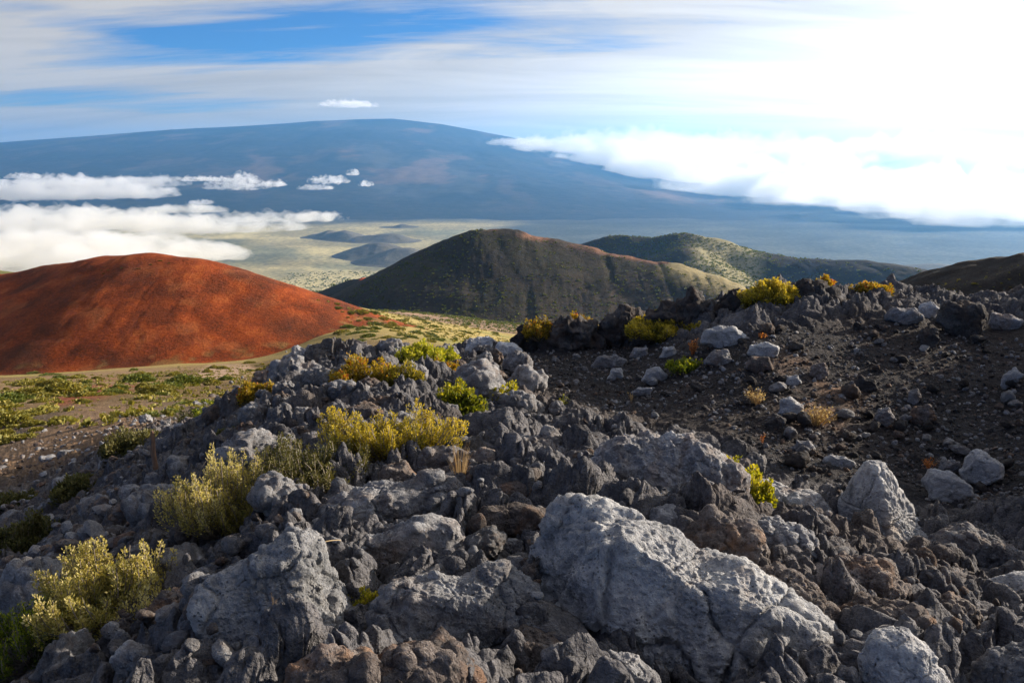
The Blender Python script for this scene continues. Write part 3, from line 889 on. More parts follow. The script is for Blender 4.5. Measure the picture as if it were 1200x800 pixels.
H = hero
H([(612, 645), (628, 610), (655, 585), (690, 586), (745, 600), (792, 618), (815, 640), (870, 668), (915, 712), (965, 740), (985, 775), (975, 805), (930, 850), (850, 850), (790, 790), (735, 748), (690, 738), (648, 722), (640, 690)],
  'largest boulder, smooth pale grey slab in the lower centre with a sunlit flat top', 'block', 'rock_pale', sub=7, amp=.85, thick=.8, nf=8, lo=.72, planes=[(-.05, -.15, .95, .5), (.10, .75, .66, .60), (-.75, .45, .55, .66), (.7, -.1, .75, .72)])
H([(233, 712), (240, 688), (262, 672), (300, 652), (332, 634), (352, 629), (366, 640), (378, 672), (402, 690), (420, 718), (418, 742), (392, 765), (345, 790), (285, 830), (258, 810), (244, 752)],
  'big blue grey boulder at the lower left with a notched sunlit crest', 'block', 'rock_pale', sub=7, amp=.7, thick=.85, nf=8, lo=.75, planes=[(-.35, .1, .9, .5), (.75, .3, .6, .62), (-.3, .8, .5, .8)])
H([(972, 625), (984, 596), (1002, 566), (1020, 543), (1034, 546), (1052, 572), (1072, 606), (1098, 650), (1092, 690), (1040, 700), (1000, 678), (976, 655)],
  'tall pointed grey boulder standing like a fin at the right', 'block', 'rock_pale', sub=7, amp=.7, thick=.75, nf=4, lo=.9, planes=[(-.65, .05, .76, .52), (.8, .15, .6, .5)])
H([(678, 588), (686, 552), (708, 524), (748, 507), (790, 508), (830, 528), (856, 556), (868, 585), (856, 612), (800, 616), (750, 606), (700, 596)],
  'broad rugged grey outcrop behind the largest pale boulder', 'knobby', 'rock_grey', sub=7, amp=.6, thick=.8)
H([(356, 656), (372, 640), (420, 636), (462, 620), (500, 613), (528, 622), (536, 645), (512, 662), (480, 670), (440, 688), (395, 694), (364, 680)],
  'low overhanging slab with a dark hollow under its right end', 'block', 'rock_grey', sub=6, thick=.7)
H([(352, 640), (362, 610), (392, 590), (430, 578), (470, 564), (516, 562), (542, 578), (530, 602), (480, 610), (430, 628), (392, 638)],
  'long rounded grey slab just above the overhanging slab', 'block', 'rock_grey', sub=6, thick=.7, amp=1.3)
H([(443, 722), (458, 696), (505, 688), (556, 678), (600, 668), (628, 688), (642, 730), (630, 785), (585, 815), (510, 805), (468, 768)],
  'rounded blue grey boulder between the two big pale boulders', 'block', 'rock_grey', sub=7, amp=1., thick=.7)
H([(335, 812), (355, 785), (400, 772), (450, 782), (500, 758), (535, 766), (552, 800), (545, 850), (440, 860), (345, 850)],
  'knobby warm tinted lava lump cut by the bottom edge, left of centre', 'knobby', 'rock_brown', Y=2.2, sub=6, thick=.8)
H([(862, 615), (864, 582), (876, 565), (912, 566), (948, 584), (966, 606), (962, 632), (925, 645), (882, 636)],
  'grey lava block immediately left of the fin shaped boulder', 'block', 'rock_grey', sub=6, amp=1.3)
H([(795, 650), (806, 618), (832, 600), (862, 604), (890, 628), (900, 662), (880, 694), (838, 690), (808, 676)],
  'knobby brown lava lump leaning on the right side of the largest boulder', 'knobby', 'rock_brown', sub=6, dY=-.1)
H([(862, 640), (885, 615), (925, 612), (958, 628), (962, 655), (925, 672), (885, 668)],
  'round knobby grey lump in front of the block beside the fin boulder', 'knobby', 'rock_grey', sub=6)
H([(872, 692), (892, 668), (930, 670), (962, 690), (975, 722), (950, 752), (905, 745), (880, 722)],
  'brown clinkery lump against the lower right flank of the largest boulder', 'knobby', 'rock_brown', sub=6, dY=-.1)
H([(945, 690), (965, 665), (1005, 655), (1045, 668), (1062, 695), (1040, 722), (985, 728)],
  'reddish brown knobby rock directly below the fin shaped boulder', 'knobby', 'rock_brown', sub=6)
H([(968, 740), (990, 715), (1040, 706), (1085, 718), (1105, 752), (1080, 790), (1020, 800), (978, 778)],
  'dark knobby mound in the lower right below the reddish brown knob', 'knobby', 'rock_brown', sub=6)
H([(1010, 772), (1028, 744), (1060, 736), (1088, 764), (1108, 806), (1070, 840), (1025, 830)],
  'pale wedge shaped stone at the bottom edge in the lower right', 'block', 'rock_pale', sub=6, Y=2.35)
H([(1088, 652), (1104, 622), (1132, 614), (1166, 632), (1200, 650), (1222, 672), (1190, 694), (1140, 692), (1100, 682)],
  'smooth tan grey boulder right of the fin shaped boulder', 'block', 'rock_grey', sub=6, amp=.8)
H([(1126, 712), (1144, 686), (1190, 670), (1245, 680), (1260, 720), (1210, 748), (1155, 742)],
  'smooth rounded grey boulder cut by the right edge', 'block', 'rock_pale', sub=6, amp=.6)
H([(1098, 712), (1112, 694), (1136, 706), (1150, 740), (1142, 776), (1115, 780), (1098, 752)],
  'upright brown knob just left of the rounded boulder at the right edge', 'knobby', 'rock_brown', sub=6)
H([(1140, 790), (1160, 764), (1205, 752), (1250, 770), (1255, 830), (1180, 850), (1145, 830)],
  'grey boulder filling the bottom right corner', 'block', 'rock_grey', sub=6, Y=2.5)
H([(546, 622), (566, 596), (604, 590), (640, 600), (638, 616), (600, 626), (566, 632)],
  'flat dark brown slab left of the largest boulder', 'block', 'rock_brown', sub=5)
H([(556, 592), (574, 572), (600, 563), (626, 572), (622, 592), (590, 600)],
  'brown block resting just behind the flat dark slab', 'block', 'rock_brown', sub=5)
H([(755, 612), (762, 596), (788, 592), (802, 604), (794, 620), (768, 624)],
  'small grey block perched on the right end of the sunlit flat top', 'block', 'rock_grey', sub=5, dY=-.15)
H([(406, 562), (412, 544), (428, 539), (444, 548), (446, 568), (430, 578), (412, 575)],
  'angular pale grey block in front of the long olive shrub', 'block', 'rock_grey', sub=5, nf=9)
H([(442, 564), (450, 546), (476, 541), (488, 556), (480, 574), (456, 578)],
  'brown faced block right of the angular pale block', 'block', 'rock_brown', sub=5)
H([(248, 492), (262, 470), (282, 455), (308, 470), (306, 488), (280, 498)],
  'pale sunlit outcrop on the left end of the ridge with a dark hole', 'block', 'rock_grey', sub=5, amp=1.5)
H([(318, 450), (328, 430), (350, 424), (370, 436), (374, 458), (350, 468), (326, 464)],
  'dark craggy block on the ridge just left of the orange shrub', 'jagged', 'rock_grey', sub=5)
H([(362, 430), (372, 408), (396, 403), (420, 408), (434, 420), (420, 432), (388, 436)],
  'dark craggy crest rock on the skyline of the left ridge', 'jagged', 'rock_dark', sub=6)
H([(336, 428), (344, 412), (364, 408), (376, 424), (360, 434)],
  'craggy rock at the left end of the ridge crest', 'jagged', 'rock_grey', sub=5)
H([(300, 455), (306, 440), (322, 432), (334, 444), (328, 460), (310, 464)],
  'small brown craggy rock stepping down left from the ridge crest', 'jagged', 'rock_brown', sub=5)
H([(480, 545), (500, 528), (530, 524), (548, 540), (540, 560), (505, 566)],
  'grey knob below the right end of the long olive shrub', 'knobby', 'rock_grey', sub=5)
H([(520, 560), (540, 535), (572, 528), (590, 548), (575, 572), (540, 576)],
  'rough brownish lump beside the dry grass tuft', 'knobby', 'rock_brown', sub=5)
H([(590, 540), (610, 515), (650, 510), (672, 528), (662, 556), (620, 562)],
  'knobby grey lump at the near edge of the cinder path', 'knobby', 'rock_grey', sub=6)
H([(640, 510), (650, 488), (674, 486), (682, 508), (664, 520)],
  'dark round rock at the edge of the path, left of the small rust plant', 'block', 'rock_grey', sub=5)
H([(150, 800), (135, 770), (150, 752), (185, 764), (205, 790), (190, 820), (150, 825)],
  'dark grey rock at the bottom edge left of the big blue grey boulder', 'block', 'rock_grey', sub=6)
H([(170, 735), (180, 705), (212, 690), (232, 702), (234, 740), (210, 762), (180, 758)],
  'brown knob between the bottom left shrub and the big blue grey boulder', 'knobby', 'rock_brown', sub=6)
H([(380, 585), (395, 560), (420, 578), (430, 600), (400, 612)],
  'dark lump in the shade in front of the angular pale block', 'knobby', 'rock_grey', sub=5)
H([(600, 760), (615, 738), (650, 742), (672, 770), (660, 815), (615, 822)],
  'brown rock in the dark gap below the largest boulder', 'block', 'rock_brown', sub=6, Y=2.55)
H([(690, 790), (705, 765), (745, 770), (770, 800), (760, 840), (700, 840)],
  'dark grey rock at the bottom edge under the lip of the largest boulder', 'block', 'rock_grey', sub=6, Y=2.4)
# along the path and on the cinder bank
P_ = [([(544, 412), (550, 398), (562, 394), (577, 398), (576, 412), (560, 417)], 'bright angular stone at the left end of the path', 'rock_white', 'block'),
 ([(576, 414), (584, 402), (600, 402), (612, 412), (600, 419)], 'flat pale stone right of the bright angular stone', 'rock_white', 'block'),
 ([(604, 408), (614, 386), (630, 378), (646, 388), (646, 406), (625, 412)], 'dark mound carrying the rusty shrub at the left of the path crest', 'rock_dark', 'jagged'),
 ([(642, 408), (650, 386), (668, 376), (690, 382), (702, 402), (680, 412)], 'dark rounded crag under the small yellow bushes', 'rock_dark', 'jagged'),
 ([(700, 398), (712, 378), (732, 366), (748, 372), (762, 386), (764, 402), (730, 406)], 'dark crag in the path crest right of the yellow bushes', 'rock_dark', 'jagged'),
 ([(752, 396), (766, 368), (784, 360), (802, 368), (812, 390), (784, 398)], 'dark crag rising behind the round olive shrub', 'rock_dark', 'jagged'),
 ([(790, 390), (802, 358), (815, 347), (832, 362), (846, 374), (852, 392), (820, 396)], 'double toothed dark crag in the middle of the crest', 'rock_dark', 'jagged'),
 ([(836, 384), (852, 352), (866, 346), (882, 360), (893, 374), (886, 390), (856, 392)], 'tall dark crag left of the yellow shrub on the crest', 'rock_dark', 'jagged'),
 ([(922, 384), (926, 352), (942, 338), (958, 338), (976, 346), (984, 362), (968, 380)], 'highest dark crag just right of the yellow crest shrub', 'rock_dark', 'jagged'),
 ([(946, 388), (962, 368), (985, 364), (998, 376), (990, 392), (962, 396)], 'grey block under the highest dark crag', 'rock_grey', 'block'),
 ([(820, 402), (826, 388), (842, 383), (862, 385), (876, 395), (870, 405), (845, 409)], 'white topped slab at the right of the path crest', 'rock_white', 'block'),
 ([(877, 416), (880, 405), (896, 402), (912, 408), (908, 418), (890, 421)], 'flat pale slab right of the white topped slab', 'rock_pale', 'block'),
 ([(872, 430), (880, 418), (900, 420), (906, 432), (890, 438)], 'tan block under the flat pale slab', 'rock_brown', 'block'),
 ([(826, 426), (834, 412), (852, 410), (858, 422), (842, 432)], 'blue grey slab under the white topped slab', 'rock_grey', 'block'),
 ([(752, 446), (758, 434), (772, 430), (782, 440), (778, 448), (762, 450)], 'pale pyramid stone standing on the path', 'rock_white', 'block'),
 ([(774, 418), (778, 408), (790, 406), (795, 416), (786, 422)], 'small white block near the dark green bush', 'rock_white', 'block'),
 ([(694, 430), (702, 418), (722, 416), (734, 422), (726, 432), (706, 434)], 'long tan topped slab on the far side of the path', 'rock_grey', 'block'),
 ([(712, 444), (718, 432), (728, 432), (730, 442), (722, 448)], 'small blue grey stone in front of the long slab', 'rock_pale', 'block'),
 ([(740, 460), (748, 454), (764, 455), (762, 463), (748, 464)], 'flat stone lying alone in the middle of the path', 'rock_grey', 'block'),
 ([(738, 418), (744, 408), (758, 408), (760, 418), (748, 422)], 'dark block below the round olive shrub', 'rock_grey', 'block'),
 ([(913, 484), (916, 470), (926, 466), (940, 474), (940, 486), (926, 490)], 'pale triangular stone on the tan cinder spur', 'rock_white', 'block'),
 ([(964, 540), (972, 533), (990, 536), (1002, 544), (994, 549), (974, 546)], 'elongated pale stone lying in front of the cinder spur', 'rock_pale', 'block'),
 ([(928, 526), (934, 516), (948, 516), (954, 526), (942, 532)], 'rounded grey stone left of the elongated pale stone', 'rock_grey', 'block'),
 ([(1084, 562), (1090, 553), (1112, 554), (1136, 568), (1141, 580), (1112, 588), (1092, 586)], 'flat pale slab, nearest of the three stones on the cinder slope', 'rock_white', 'block'),
 ([(1126, 552), (1132, 536), (1146, 528), (1174, 546), (1174, 560), (1150, 568), (1132, 562)], 'dark sided pointed block with a pale face, right of the flat pale slab', 'rock_pale', 'block'),
 ([(1099, 550), (1104, 540), (1124, 541), (1126, 552), (1112, 556)], 'small squared stone behind the flat pale slab', 'rock_grey', 'block'),
 ([(1098, 376), (1104, 358), (1125, 353), (1150, 360), (1157, 376), (1145, 392), (1115, 394)], 'large dark rounded boulder on the right crest', 'rock_dark', 'block'),
 ([(1076, 368), (1079, 356), (1092, 354), (1100, 362), (1096, 374), (1084, 375)], 'bright white stone perched left of the large dark boulder', 'rock_white', 'block'),
 ([(1158, 380), (1164, 368), (1182, 368), (1198, 378), (1190, 389), (1170, 389)], 'grey boulder on the crest right of the large dark boulder', 'rock_grey', 'block'),
 ([(1077, 396), (1081, 385), (1096, 386), (1102, 398), (1092, 410), (1080, 406)], 'dark stone below the bright white stone', 'rock_dark', 'block'),
 ([(1038, 374), (1046, 361), (1070, 362), (1082, 374), (1064, 382)], 'low grey rock on the crest left of the bright white stone', 'rock_grey', 'block'),
 ([(1173, 452), (1178, 440), (1190, 431), (1199, 440), (1188, 450), (1176, 456)], 'thin pale shard on the slope near the right edge', 'rock_white', 'block'),
 ([(1025, 492), (1030, 480), (1042, 478), (1048, 490), (1040, 500)], 'dark triangular rock on the cinder slope', 'rock_grey', 'block'),
 ([(1066, 492), (1072, 478), (1088, 476), (1096, 490), (1080, 498)], 'brown clinker on the slope right of the dark triangular rock', 'rock_brown', 'knobby'),
 ([(950, 440), (954, 426), (966, 424), (970, 438), (960, 446)], 'dark red brown rock above the tan spur', 'rock_brown', 'knobby'),
 ([(1000, 452), (1008, 440), (1024, 446), (1028, 456), (1012, 460)], 'tilted dark stone at the top of the tan spur', 'rock_dark', 'block'),
 ([(898, 496), (908, 486), (920, 492), (916, 504), (904, 506)], 'small dark stone under the triangular stone', 'rock_dark', 'block'),
 ([(920, 450), (924, 442), (934, 440), (938, 448), (930, 454)], 'small pale stone at the upper rim of the tan spur', 'rock_pale', 'block'),
 ([(1064, 470), (1066, 458), (1076, 456), (1080, 466), (1072, 474)], 'small round stone in the middle of the dark slope', 'rock_grey', 'block')]
for ol, lab, mat, kd in P_:
    o_ = np.array(ol, float); cu = o_[:, 0].mean()
    b = hit(cu, o_[:, 1].max() - 2)
    yy = b[1]
    if lab.startswith(('dark crag', 'double', 'tall dark', 'dark mound', 'dark rounded crag')): yy = min(max(yy, 12.6), 13.8)
    if 'highest' in lab: yy = 12.2
    if 'right crest' in lab or 'bright white stone perched' in lab: yy = min(yy, 12.2)
    yy = min(yy, 14)
    H(ol, lab, kd, mat, Y=yy + .02, thick=.8, sub=5, seed=int(cu * 3 + o_[0, 1]), amp=1.0 if kd != 'jagged' else 1.2)

# the ground sinks a little under the big boulders, then becomes a mesh
low = np.zeros_like(gzv)
for px_, py_, rx_, ry_, dd_ in PRESS:
    e_ = ((gx - px_) / (rx_ * .95)) ** 2 + ((gy - py_ + .05) / (ry_ * 1.15)) ** 2
    low = np.maximum(low, dd_ * np.clip(1.3 - e_, 0, 1))
gzv = gzv - low * (gy > 0)
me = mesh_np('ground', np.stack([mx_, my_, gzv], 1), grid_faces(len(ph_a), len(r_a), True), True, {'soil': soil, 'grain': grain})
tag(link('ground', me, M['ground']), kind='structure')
bm = bmesh.new(); bm.from_mesh(me)
ring = [i * len(r_a) for i in range(len(ph_a))]
bm.verts.ensure_lookup_table()
bm.faces.new([bm.verts[i] for i in ring][::-1])
bm.to_mesh(me); bm.free()

# filler lava blocks, each a rock of its own
ROCK_KINDS = [('knobby', 'rock_grey'), ('block', 'rock_grey'), ('jagged', 'rock_grey'), ('knobby', 'rock_brown'), ('block', 'rock_brown'), ('jagged', 'rock_grey'), ('knobby', 'rock_grey')]
def in_poly(u, v, poly):
    return bool(poly_mask(np.array([float(u)]), np.array([float(v)]), poly, .5)[0] > .5)
OUTC = [(230, 470), (330, 412), (430, 410), (540, 402), (600, 430), (640, 475), (700, 498), (800, 510), (870, 540), (940, 575), (1010, 585), (1100, 612), (1205, 650), (1205, 800), (0, 800), (0, 760), (150, 640), (200, 560)]
LEFTS = [(0, 560), (100, 520), (200, 480), (235, 470), (200, 560), (150, 640), (0, 760)]
BANK = [(820, 400), (900, 385), (990, 378), (1060, 385), (1200, 400), (1200, 600), (1100, 595), (1000, 565), (930, 555), (860, 505), (780, 480), (800, 430)]
PATHM = [(575, 412), (700, 402), (820, 405), (800, 430), (780, 480), (760, 500), (690, 490), (640, 460), (600, 430)]
def scatter(poly, n, smin, smax, pw, kinds, region, group, over=.55, sub=5, sink=.3, umin=0):
    r = random.Random(region)
    us = [p[0] for p in poly]; vs = [p[1] for p in poly]
    made = 0; tries = 0
    while made < n and tries < n * 60:
        tries += 1
        u = r.uniform(max(min(us), -20), max(us)); v = r.uniform(min(vs), max(vs))
        if not in_poly(u, v, poly): continue
        size = smin + (smax - smin) * r.random() ** pw
        P = hit(u, v)
        depth = P[1] / ray(u, v)[1]
        px = size / depth * 1000 / 2
        rv = px * .75
        bad = False
        for (a, b, c, d) in OCC:
            ov = .9 if c > 34 else over
            if abs(u - a) < (c + px) * ov and abs(v - b) < (d + rv) * ov: bad = True; break
        if bad: continue
        OCC.append((u, v, px, rv))
        kd, mat = kinds[r.randrange(len(kinds))]
        o = link('lava_rock', rock_mesh(r.randrange(5), kd, sub, mat))
        z = float(gz(P[0], P[1]))
        o.location = (P[0], P[1], z - size * sink * .5 + .02)
        o.rotation_euler = (r.uniform(-.5, .5), r.uniform(-.5, .5), r.uniform(0, 6.28))
        k = size / 1.0
        o.scale = (k * r.uniform(.8, 1.25), k * r.uniform(.8, 1.2), k * r.uniform(.8, 1.3))
        tag(o, region, 'rock', group)
        made += 1
scatter(OUTC, 140, .2, .68, 1.3, ROCK_KINDS, 'rough lava rock in the jumble of the foreground outcrop, smaller than the boulders around it', 'lava rocks of the foreground outcrop')
scatter(LEFTS, 34, .2, .55, 1.8, [ROCK_KINDS[0], ROCK_KINDS[1], ROCK_KINDS[4]], 'grey lava rock on the shaded slope falling away at the left', 'lava rocks on the shaded left slope')
scatter(BANK, 62, .09, .24, 2.0, [('block', 'rock_grey'), ('block', 'rock_dark'), ('knobby', 'rock_brown'), ('block', 'rock_dark'), ('knobby', 'rock_dark'), ('block', 'rock_pale')],
        'small stone scattered on the dark cinder bank at the right', 'stones on the cinder bank', sub=4)
scatter(PATHM, 28, .07, .16, 2.0, [('block', 'rock_grey'), ('block', 'rock_brown'), ('block', 'rock_dark'), ('block', 'rock_pale')],
        'small stone lying on the dark cinder path', 'stones on the cinder path', sub=4)

# ---- uncountable rubble and grit
def stuff_stones(name, polys, n, smin, smax, mats, seed, yr, power=2.5, sub=2, lift=.1, rad=None):
    r = np.random.default_rng(seed)
    V0s = []
    for i in range(6):
        V, F = ico(sub)
        Q = V * facet(V, seed + i, 11, .55, .95, 14)[:, None] * np.array([1, r.uniform(.7, 1), r.uniform(.5, .85)])
        if sub > 2: Q = relief(Q, F, 1.2, 1., 'block' if i % 2 else 'knobby', seed + i)
        V0s.append(Q * .5)
    VV, FF, cnt = [], [], 0
    x = r.uniform(-12, 12, n * 6); y = np.exp(r.uniform(math.log(yr[0]), math.log(yr[1]), n * 6))
    x = x * y / 14
    z = gz(x, y); u, v = project(x, y, z)
    keep = np.zeros(len(x), bool)
    for p in polys: keep |= poly_mask(u, v, p, 10) > r.random(len(x)) * .9 + .05
    keep &= (u > -60) & (u < 1260)
    for (a, b, c, d_) in OCC:
        if c > 26: keep &= ((u - a) / c) ** 2 + ((v - b) / d_) ** 2 > .75
    x, y = x[keep][:n], y[keep][:n]
    sz = smin + (smax - smin) * r.random(len(x)) ** power
    # stand on the rough ground, not on the smooth one under it
    z = gz(x, y); u, v = project(x, y, z)
    pm = poly_mask(u, v, PATH, 14) * smooth(6.0, 6.9, y) * smooth(17, 14, y)
    z = z + ground_detail(x, y, rough_amp(x, y, u, v, pm), pm)
    for i in range(len(x)):
        Q = V0s[i % 6] * sz[i] * r.uniform(.75, 1.25, 3)
        a, b = r.uniform(0, 6.28, 2); ca, sa, cb, sb = math.cos(a), math.sin(a), math.cos(b * .15), math.sin(b * .15)
        Rm = np.array([[ca, -sa, 0], [sa, ca, 0], [0, 0, 1]]) @ np.array([[cb, 0, sb], [0, 1, 0], [-sb, 0, cb]])
        Q = Q @ Rm.T + np.array([x[i], y[i], z[i] + sz[i] * lift])
        VV.append(Q); FF.append(F + cnt); cnt += len(Q)
    V, F = np.concatenate(VV), np.concatenate(FF)
    me = mesh_np(name, V, F, sub > 2)
    for mname in mats: me.materials.append(M[mname])
    mi = np.repeat(r.integers(0, len(mats), len(x)), len(ico(sub)[1]))
    me.polygons.foreach_set('material_index', mi.astype(np.int32))
    o = link(name, me)
    return tag(o, kind='stuff')
stuff_stones('rubble', [OUTC], 1000, .04, .12, ['rock_grey', 'rock_brown', 'rock_grey'], 701, (2.3, 14), sub=3, lift=.05)
stuff_stones('rubble', [LEFTS, [(0, 480), (230, 460), (235, 470), (100, 530), (0, 570)]], 1800, .06, .26, ['rock_grey', 'rock_brown'], 702, (4, 34), sub=2)
stuff_stones('gravel', [PATHM, BANK], 9000, .014, .08, ['rock_dark', 'rock_grey', 'rock_brown', 'rock_grey', 'rock_dark'], 703, (5.8, 14.5), 3.4, 2)
# ------------------------------------------------------------------ plants
def tubes(paths, r0, r1):
    """paths (n, k, 3) -> three sided tapered stems"""
    n, k, _ = paths.shape
    tg = np.gradient(paths, axis=1); tg /= np.maximum(np.linalg.norm(tg, axis=2), 1e-9)[..., None]
    a = np.cross(tg, np.array([.31, .2, .93])); a /= np.maximum(np.linalg.norm(a, axis=2), 1e-9)[..., None]
    b = np.cross(tg, a)
    rad = np.linspace(1, 0, k)[None, :, None] * (r0 - r1) + r1
    V = np.stack([paths + rad * (a * math.cos(q) + b * math.sin(q)) for q in (0, 2.094, 4.189)], 2)   # n,k,3,3
    i = np.arange(n)[:, None, None] * k * 3; j = np.arange(k - 1)[None, :, None] * 3; c = np.arange(3)[None, None]
    c2 = (c + 1) % 3
    F = np.stack([i + j + c, i + j + c2, i + j + 3 + c2, i + j + 3 + c], -1).reshape(-1, 4)
    return V.reshape(-1, 3), F

def leaves(P, D, L, Wd, r, var):
    """diamond leaves at P pointing along D"""
    n = len(P)
    rv = r.normal(size=(n, 3)); side = np.cross(D, rv); side /= np.maximum(np.linalg.norm(side, axis=1), 1e-9)[:, None]
    up = np.cross(side, D)
    L = (L * r.uniform(.6, 1.25, n))[:, None]; Wd = L * Wd
    V = np.stack([P, P + D * L * .5 + side * Wd + up * L * .08, P + D * L, P + D * L * .5 - side * Wd + up * L * .08], 1)
    F = np.arange(n * 4).reshape(n, 4)
    return V.reshape(-1, 3), F, np.repeat(np.clip(var, 0, 1), 4)

def shrub_meshes(seed, W, D, Hh, n, per, ll, wd=.28, style='sprig', fill=.5, lean=0., clump=.03, tone=(.5, .22), flat=.55):
    r = np.random.default_rng(seed)
    th = r.uniform(0, 2 * math.pi, n); ro = np.sqrt(r.random(n))
    cl = np.clip(.5 + .75 * vnoise(np.stack([np.cos(th) * ro * 2.6 + seed, np.sin(th) * ro * 2.6, ro * 0], 1), seed) + r.normal(size=n) * .10, 0, 1.05)
    tipx = np.cos(th) * ro * W / 2 * (.75 + .4 * cl); tipy = np.sin(th) * ro * D / 2 * (.75 + .4 * cl)
    tipz = Hh * (1 - flat * ro ** 2.2) * (.40 + .72 * cl) * r.uniform(.72, 1.12, n)
    tip = np.stack([tipx + lean * Hh, tipy, tipz], 1)
    base = np.stack([tipx * .35 * r.uniform(.2, 1, n), tipy * .35 * r.uniform(.2, 1, n), np.zeros(n) - .03], 1)
    ctl = np.stack([tipx * 1.05, tipy * 1.05, tipz * .38], 1) + r.normal(size=(n, 3)) * .07 * W
    k = 7
    t = np.linspace(0, 1, k)[None, :, None]
    path = base[:, None] * (1 - t) ** 2 + 2 * ctl[:, None] * t * (1 - t) + tip[:, None] * t ** 2
    SV, SF = tubes(path, .006 * max(.6, Hh / .5), .0018)
    # leaves round the outer part of every sprig
    tt = 1 - (1 - fill * 0) * r.random((n, per)) ** 1.0 * fill
    tt = tt[..., None]
    P = base[:, None] * (1 - tt) ** 2 + 2 * ctl[:, None] * tt * (1 - tt) + tip[:, None] * tt ** 2
    T = 2 * (1 - tt) * (ctl - base)[:, None] + 2 * tt * (tip - ctl)[:, None]
    T /= np.maximum(np.linalg.norm(T, axis=2), 1e-9)[..., None]
    O = r.normal(size=P.shape); O -= T * (O * T).sum(2)[..., None]; O /= np.maximum(np.linalg.norm(O, axis=2), 1e-9)[..., None]
    lump = clump * (1.15 - .8 * (tt - (1 - fill)) / fill) * r.uniform(.2, 1, tt.shape)
    P = P + O * lump
    Dd = T * r.uniform(.4, 1.1, tt.shape) + O * r.uniform(.3, 1.0, tt.shape) + np.array([0, 0, .25]); Dd /= np.linalg.norm(Dd, axis=2)[..., None]
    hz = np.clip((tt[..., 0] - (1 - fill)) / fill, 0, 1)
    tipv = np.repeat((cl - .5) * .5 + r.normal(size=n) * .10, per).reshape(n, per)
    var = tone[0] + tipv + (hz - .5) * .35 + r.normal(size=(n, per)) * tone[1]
    nb = n // 8                       # some sprigs are dead and bare
    P, Dd, var = P[nb:], Dd[nb:], var[nb:]
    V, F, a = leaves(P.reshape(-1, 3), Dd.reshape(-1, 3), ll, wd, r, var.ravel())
    return SV, SF, V, F, a

def shrub(u, v, wpx, hpx, label, mat='olive', style='sprig', n=150, per=55, ll=.02, wd=.28, fill=.5, dr=.9, Y=None, seed=None, clump=.028, twig='twig', dz=0., tone=(.5, .2), name='shrub', cat='shrub', group=None, lean=0., flat=.55, ymin=0, on=None):
    P = hit(u, v, ymin) if Y is None else np.array([*pt(u, v, Y)])
    if Y is not None: P[2] = float(gz(P[0], P[1])) if on is None else P[2]
    depth = P[1] / ray(u, v)[1]
    if depth < 7: ll *= .82; per = int(per * 1.3)
    W = wpx / 1000 * depth * 1.1; Hh = hpx / 1000 * depth * .78; n = int(n * 1.35)
    seed = seed or int(u * 5 + v)
    SV, SF, V, F, a = shrub_meshes(seed, W, W * dr, Hh, n, per, ll, wd, style, fill, lean, clump, tone, flat)
    e = bpy.data.objects.new(name, None); COL.objects.link(e)
    e.location = (P[0], P[1] + W * dr * .25, P[2] + dz); e.empty_display_size = .2
    tag(e, label, cat, group)
    link('stem', mesh_np('stem', SV, SF), M[twig], e)
    me = mesh_np('foliage', V, F, False, {'leaf': a})
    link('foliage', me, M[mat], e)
    return e

S = shrub
S(108, 752, 165, 118, 'big yellow green shrub with loose sprigs at the lower left', 'pale', n=230, per=70, ll=.020, clump=.035, tone=(.55, .2))
S(28, 790, 150, 92, 'dark green shrub in the bottom left corner, half in shade', 'green', n=170, per=55, ll=.018, tone=(.25, .18))
S(256, 632, 120, 112, 'pale yellow shrub with upright twiggy sprigs left of the dark hollow', 'pale', n=230, per=70, ll=.018, clump=.03, tone=(.58, .2), flat=.4)
S(458, 550, 150, 84, 'long dense olive shrub in full sun in the centre left', 'olive', n=300, per=75, ll=.019, clump=.035, tone=(.62, .16), flat=.3, dr=.5)
S(360, 582, 115, 88, 'dark olive shrub sunk in shade left of the long dense olive shrub', 'dull', n=170, per=55, ll=.02, tone=(.7, .2))  # shade put into the leaf colour by the darker leaves
S(318, 600, 60, 70, 'small dull shrub between the pale shrub and the shaded olive shrub', 'dull', n=70, per=45, ll=.02, tone=(.45, .2))
S(424, 457, 78, 46, 'orange and yellow shrub on the ridge', 'gold', n=130, per=60, ll=.034, clump=.06, tone=(.45, .2))
S(470, 458, 52, 40, 'brownish olive shrub right of the orange and yellow shrub', 'olive', n=110, per=50, ll=.034, clump=.06, tone=(.4, .2))
S(497, 432, 62, 34, 'round bright green bush on the ridge beside the path', 'green', n=160, per=60, ll=.036, clump=.06, tone=(.62, .16), dr=.8)
S(520, 445, 42, 34, 'thin yellow shrub just below the round bright green bush', 'gold', n=70, per=36, ll=.034, clump=.06, tone=(.45, .2))
S(536, 490, 62, 46, 'broad leaved yellow green bush at the near end of the path', 'lime', n=90, per=40, ll=.042, wd=.38, clump=.06, tone=(.4, .2))
S(593, 484, 36, 40, 'small bright yellow green bush at the path edge, beside pointed stones', 'lime', n=50, per=36, ll=.038, wd=.38, clump=.05, tone=(.5, .2))
S(596, 498, 18, 14, 'tiny lime seedling under the small bright bush', 'lime', n=16, per=26, ll=.03, wd=.38, clump=.04, tone=(.6, .2))
S(300, 474, 44, 32, 'tawny shrub at the left foot of the ridge crags', 'gold', n=90, per=46, ll=.034, clump=.05, tone=(.3, .2))
S(250, 470, 60, 30, 'dark green shrub left of the tawny shrub', 'green', n=90, per=46, ll=.034, clump=.05, tone=(.35, .2), Y=12.4)
S(633, 402, 36, 30, 'rusty orange bush on the first dark mound of the crest', 'gold', n=90, per=50, ll=.034, clump=.06, tone=(.30, .2), Y=12.9, dz=.18)
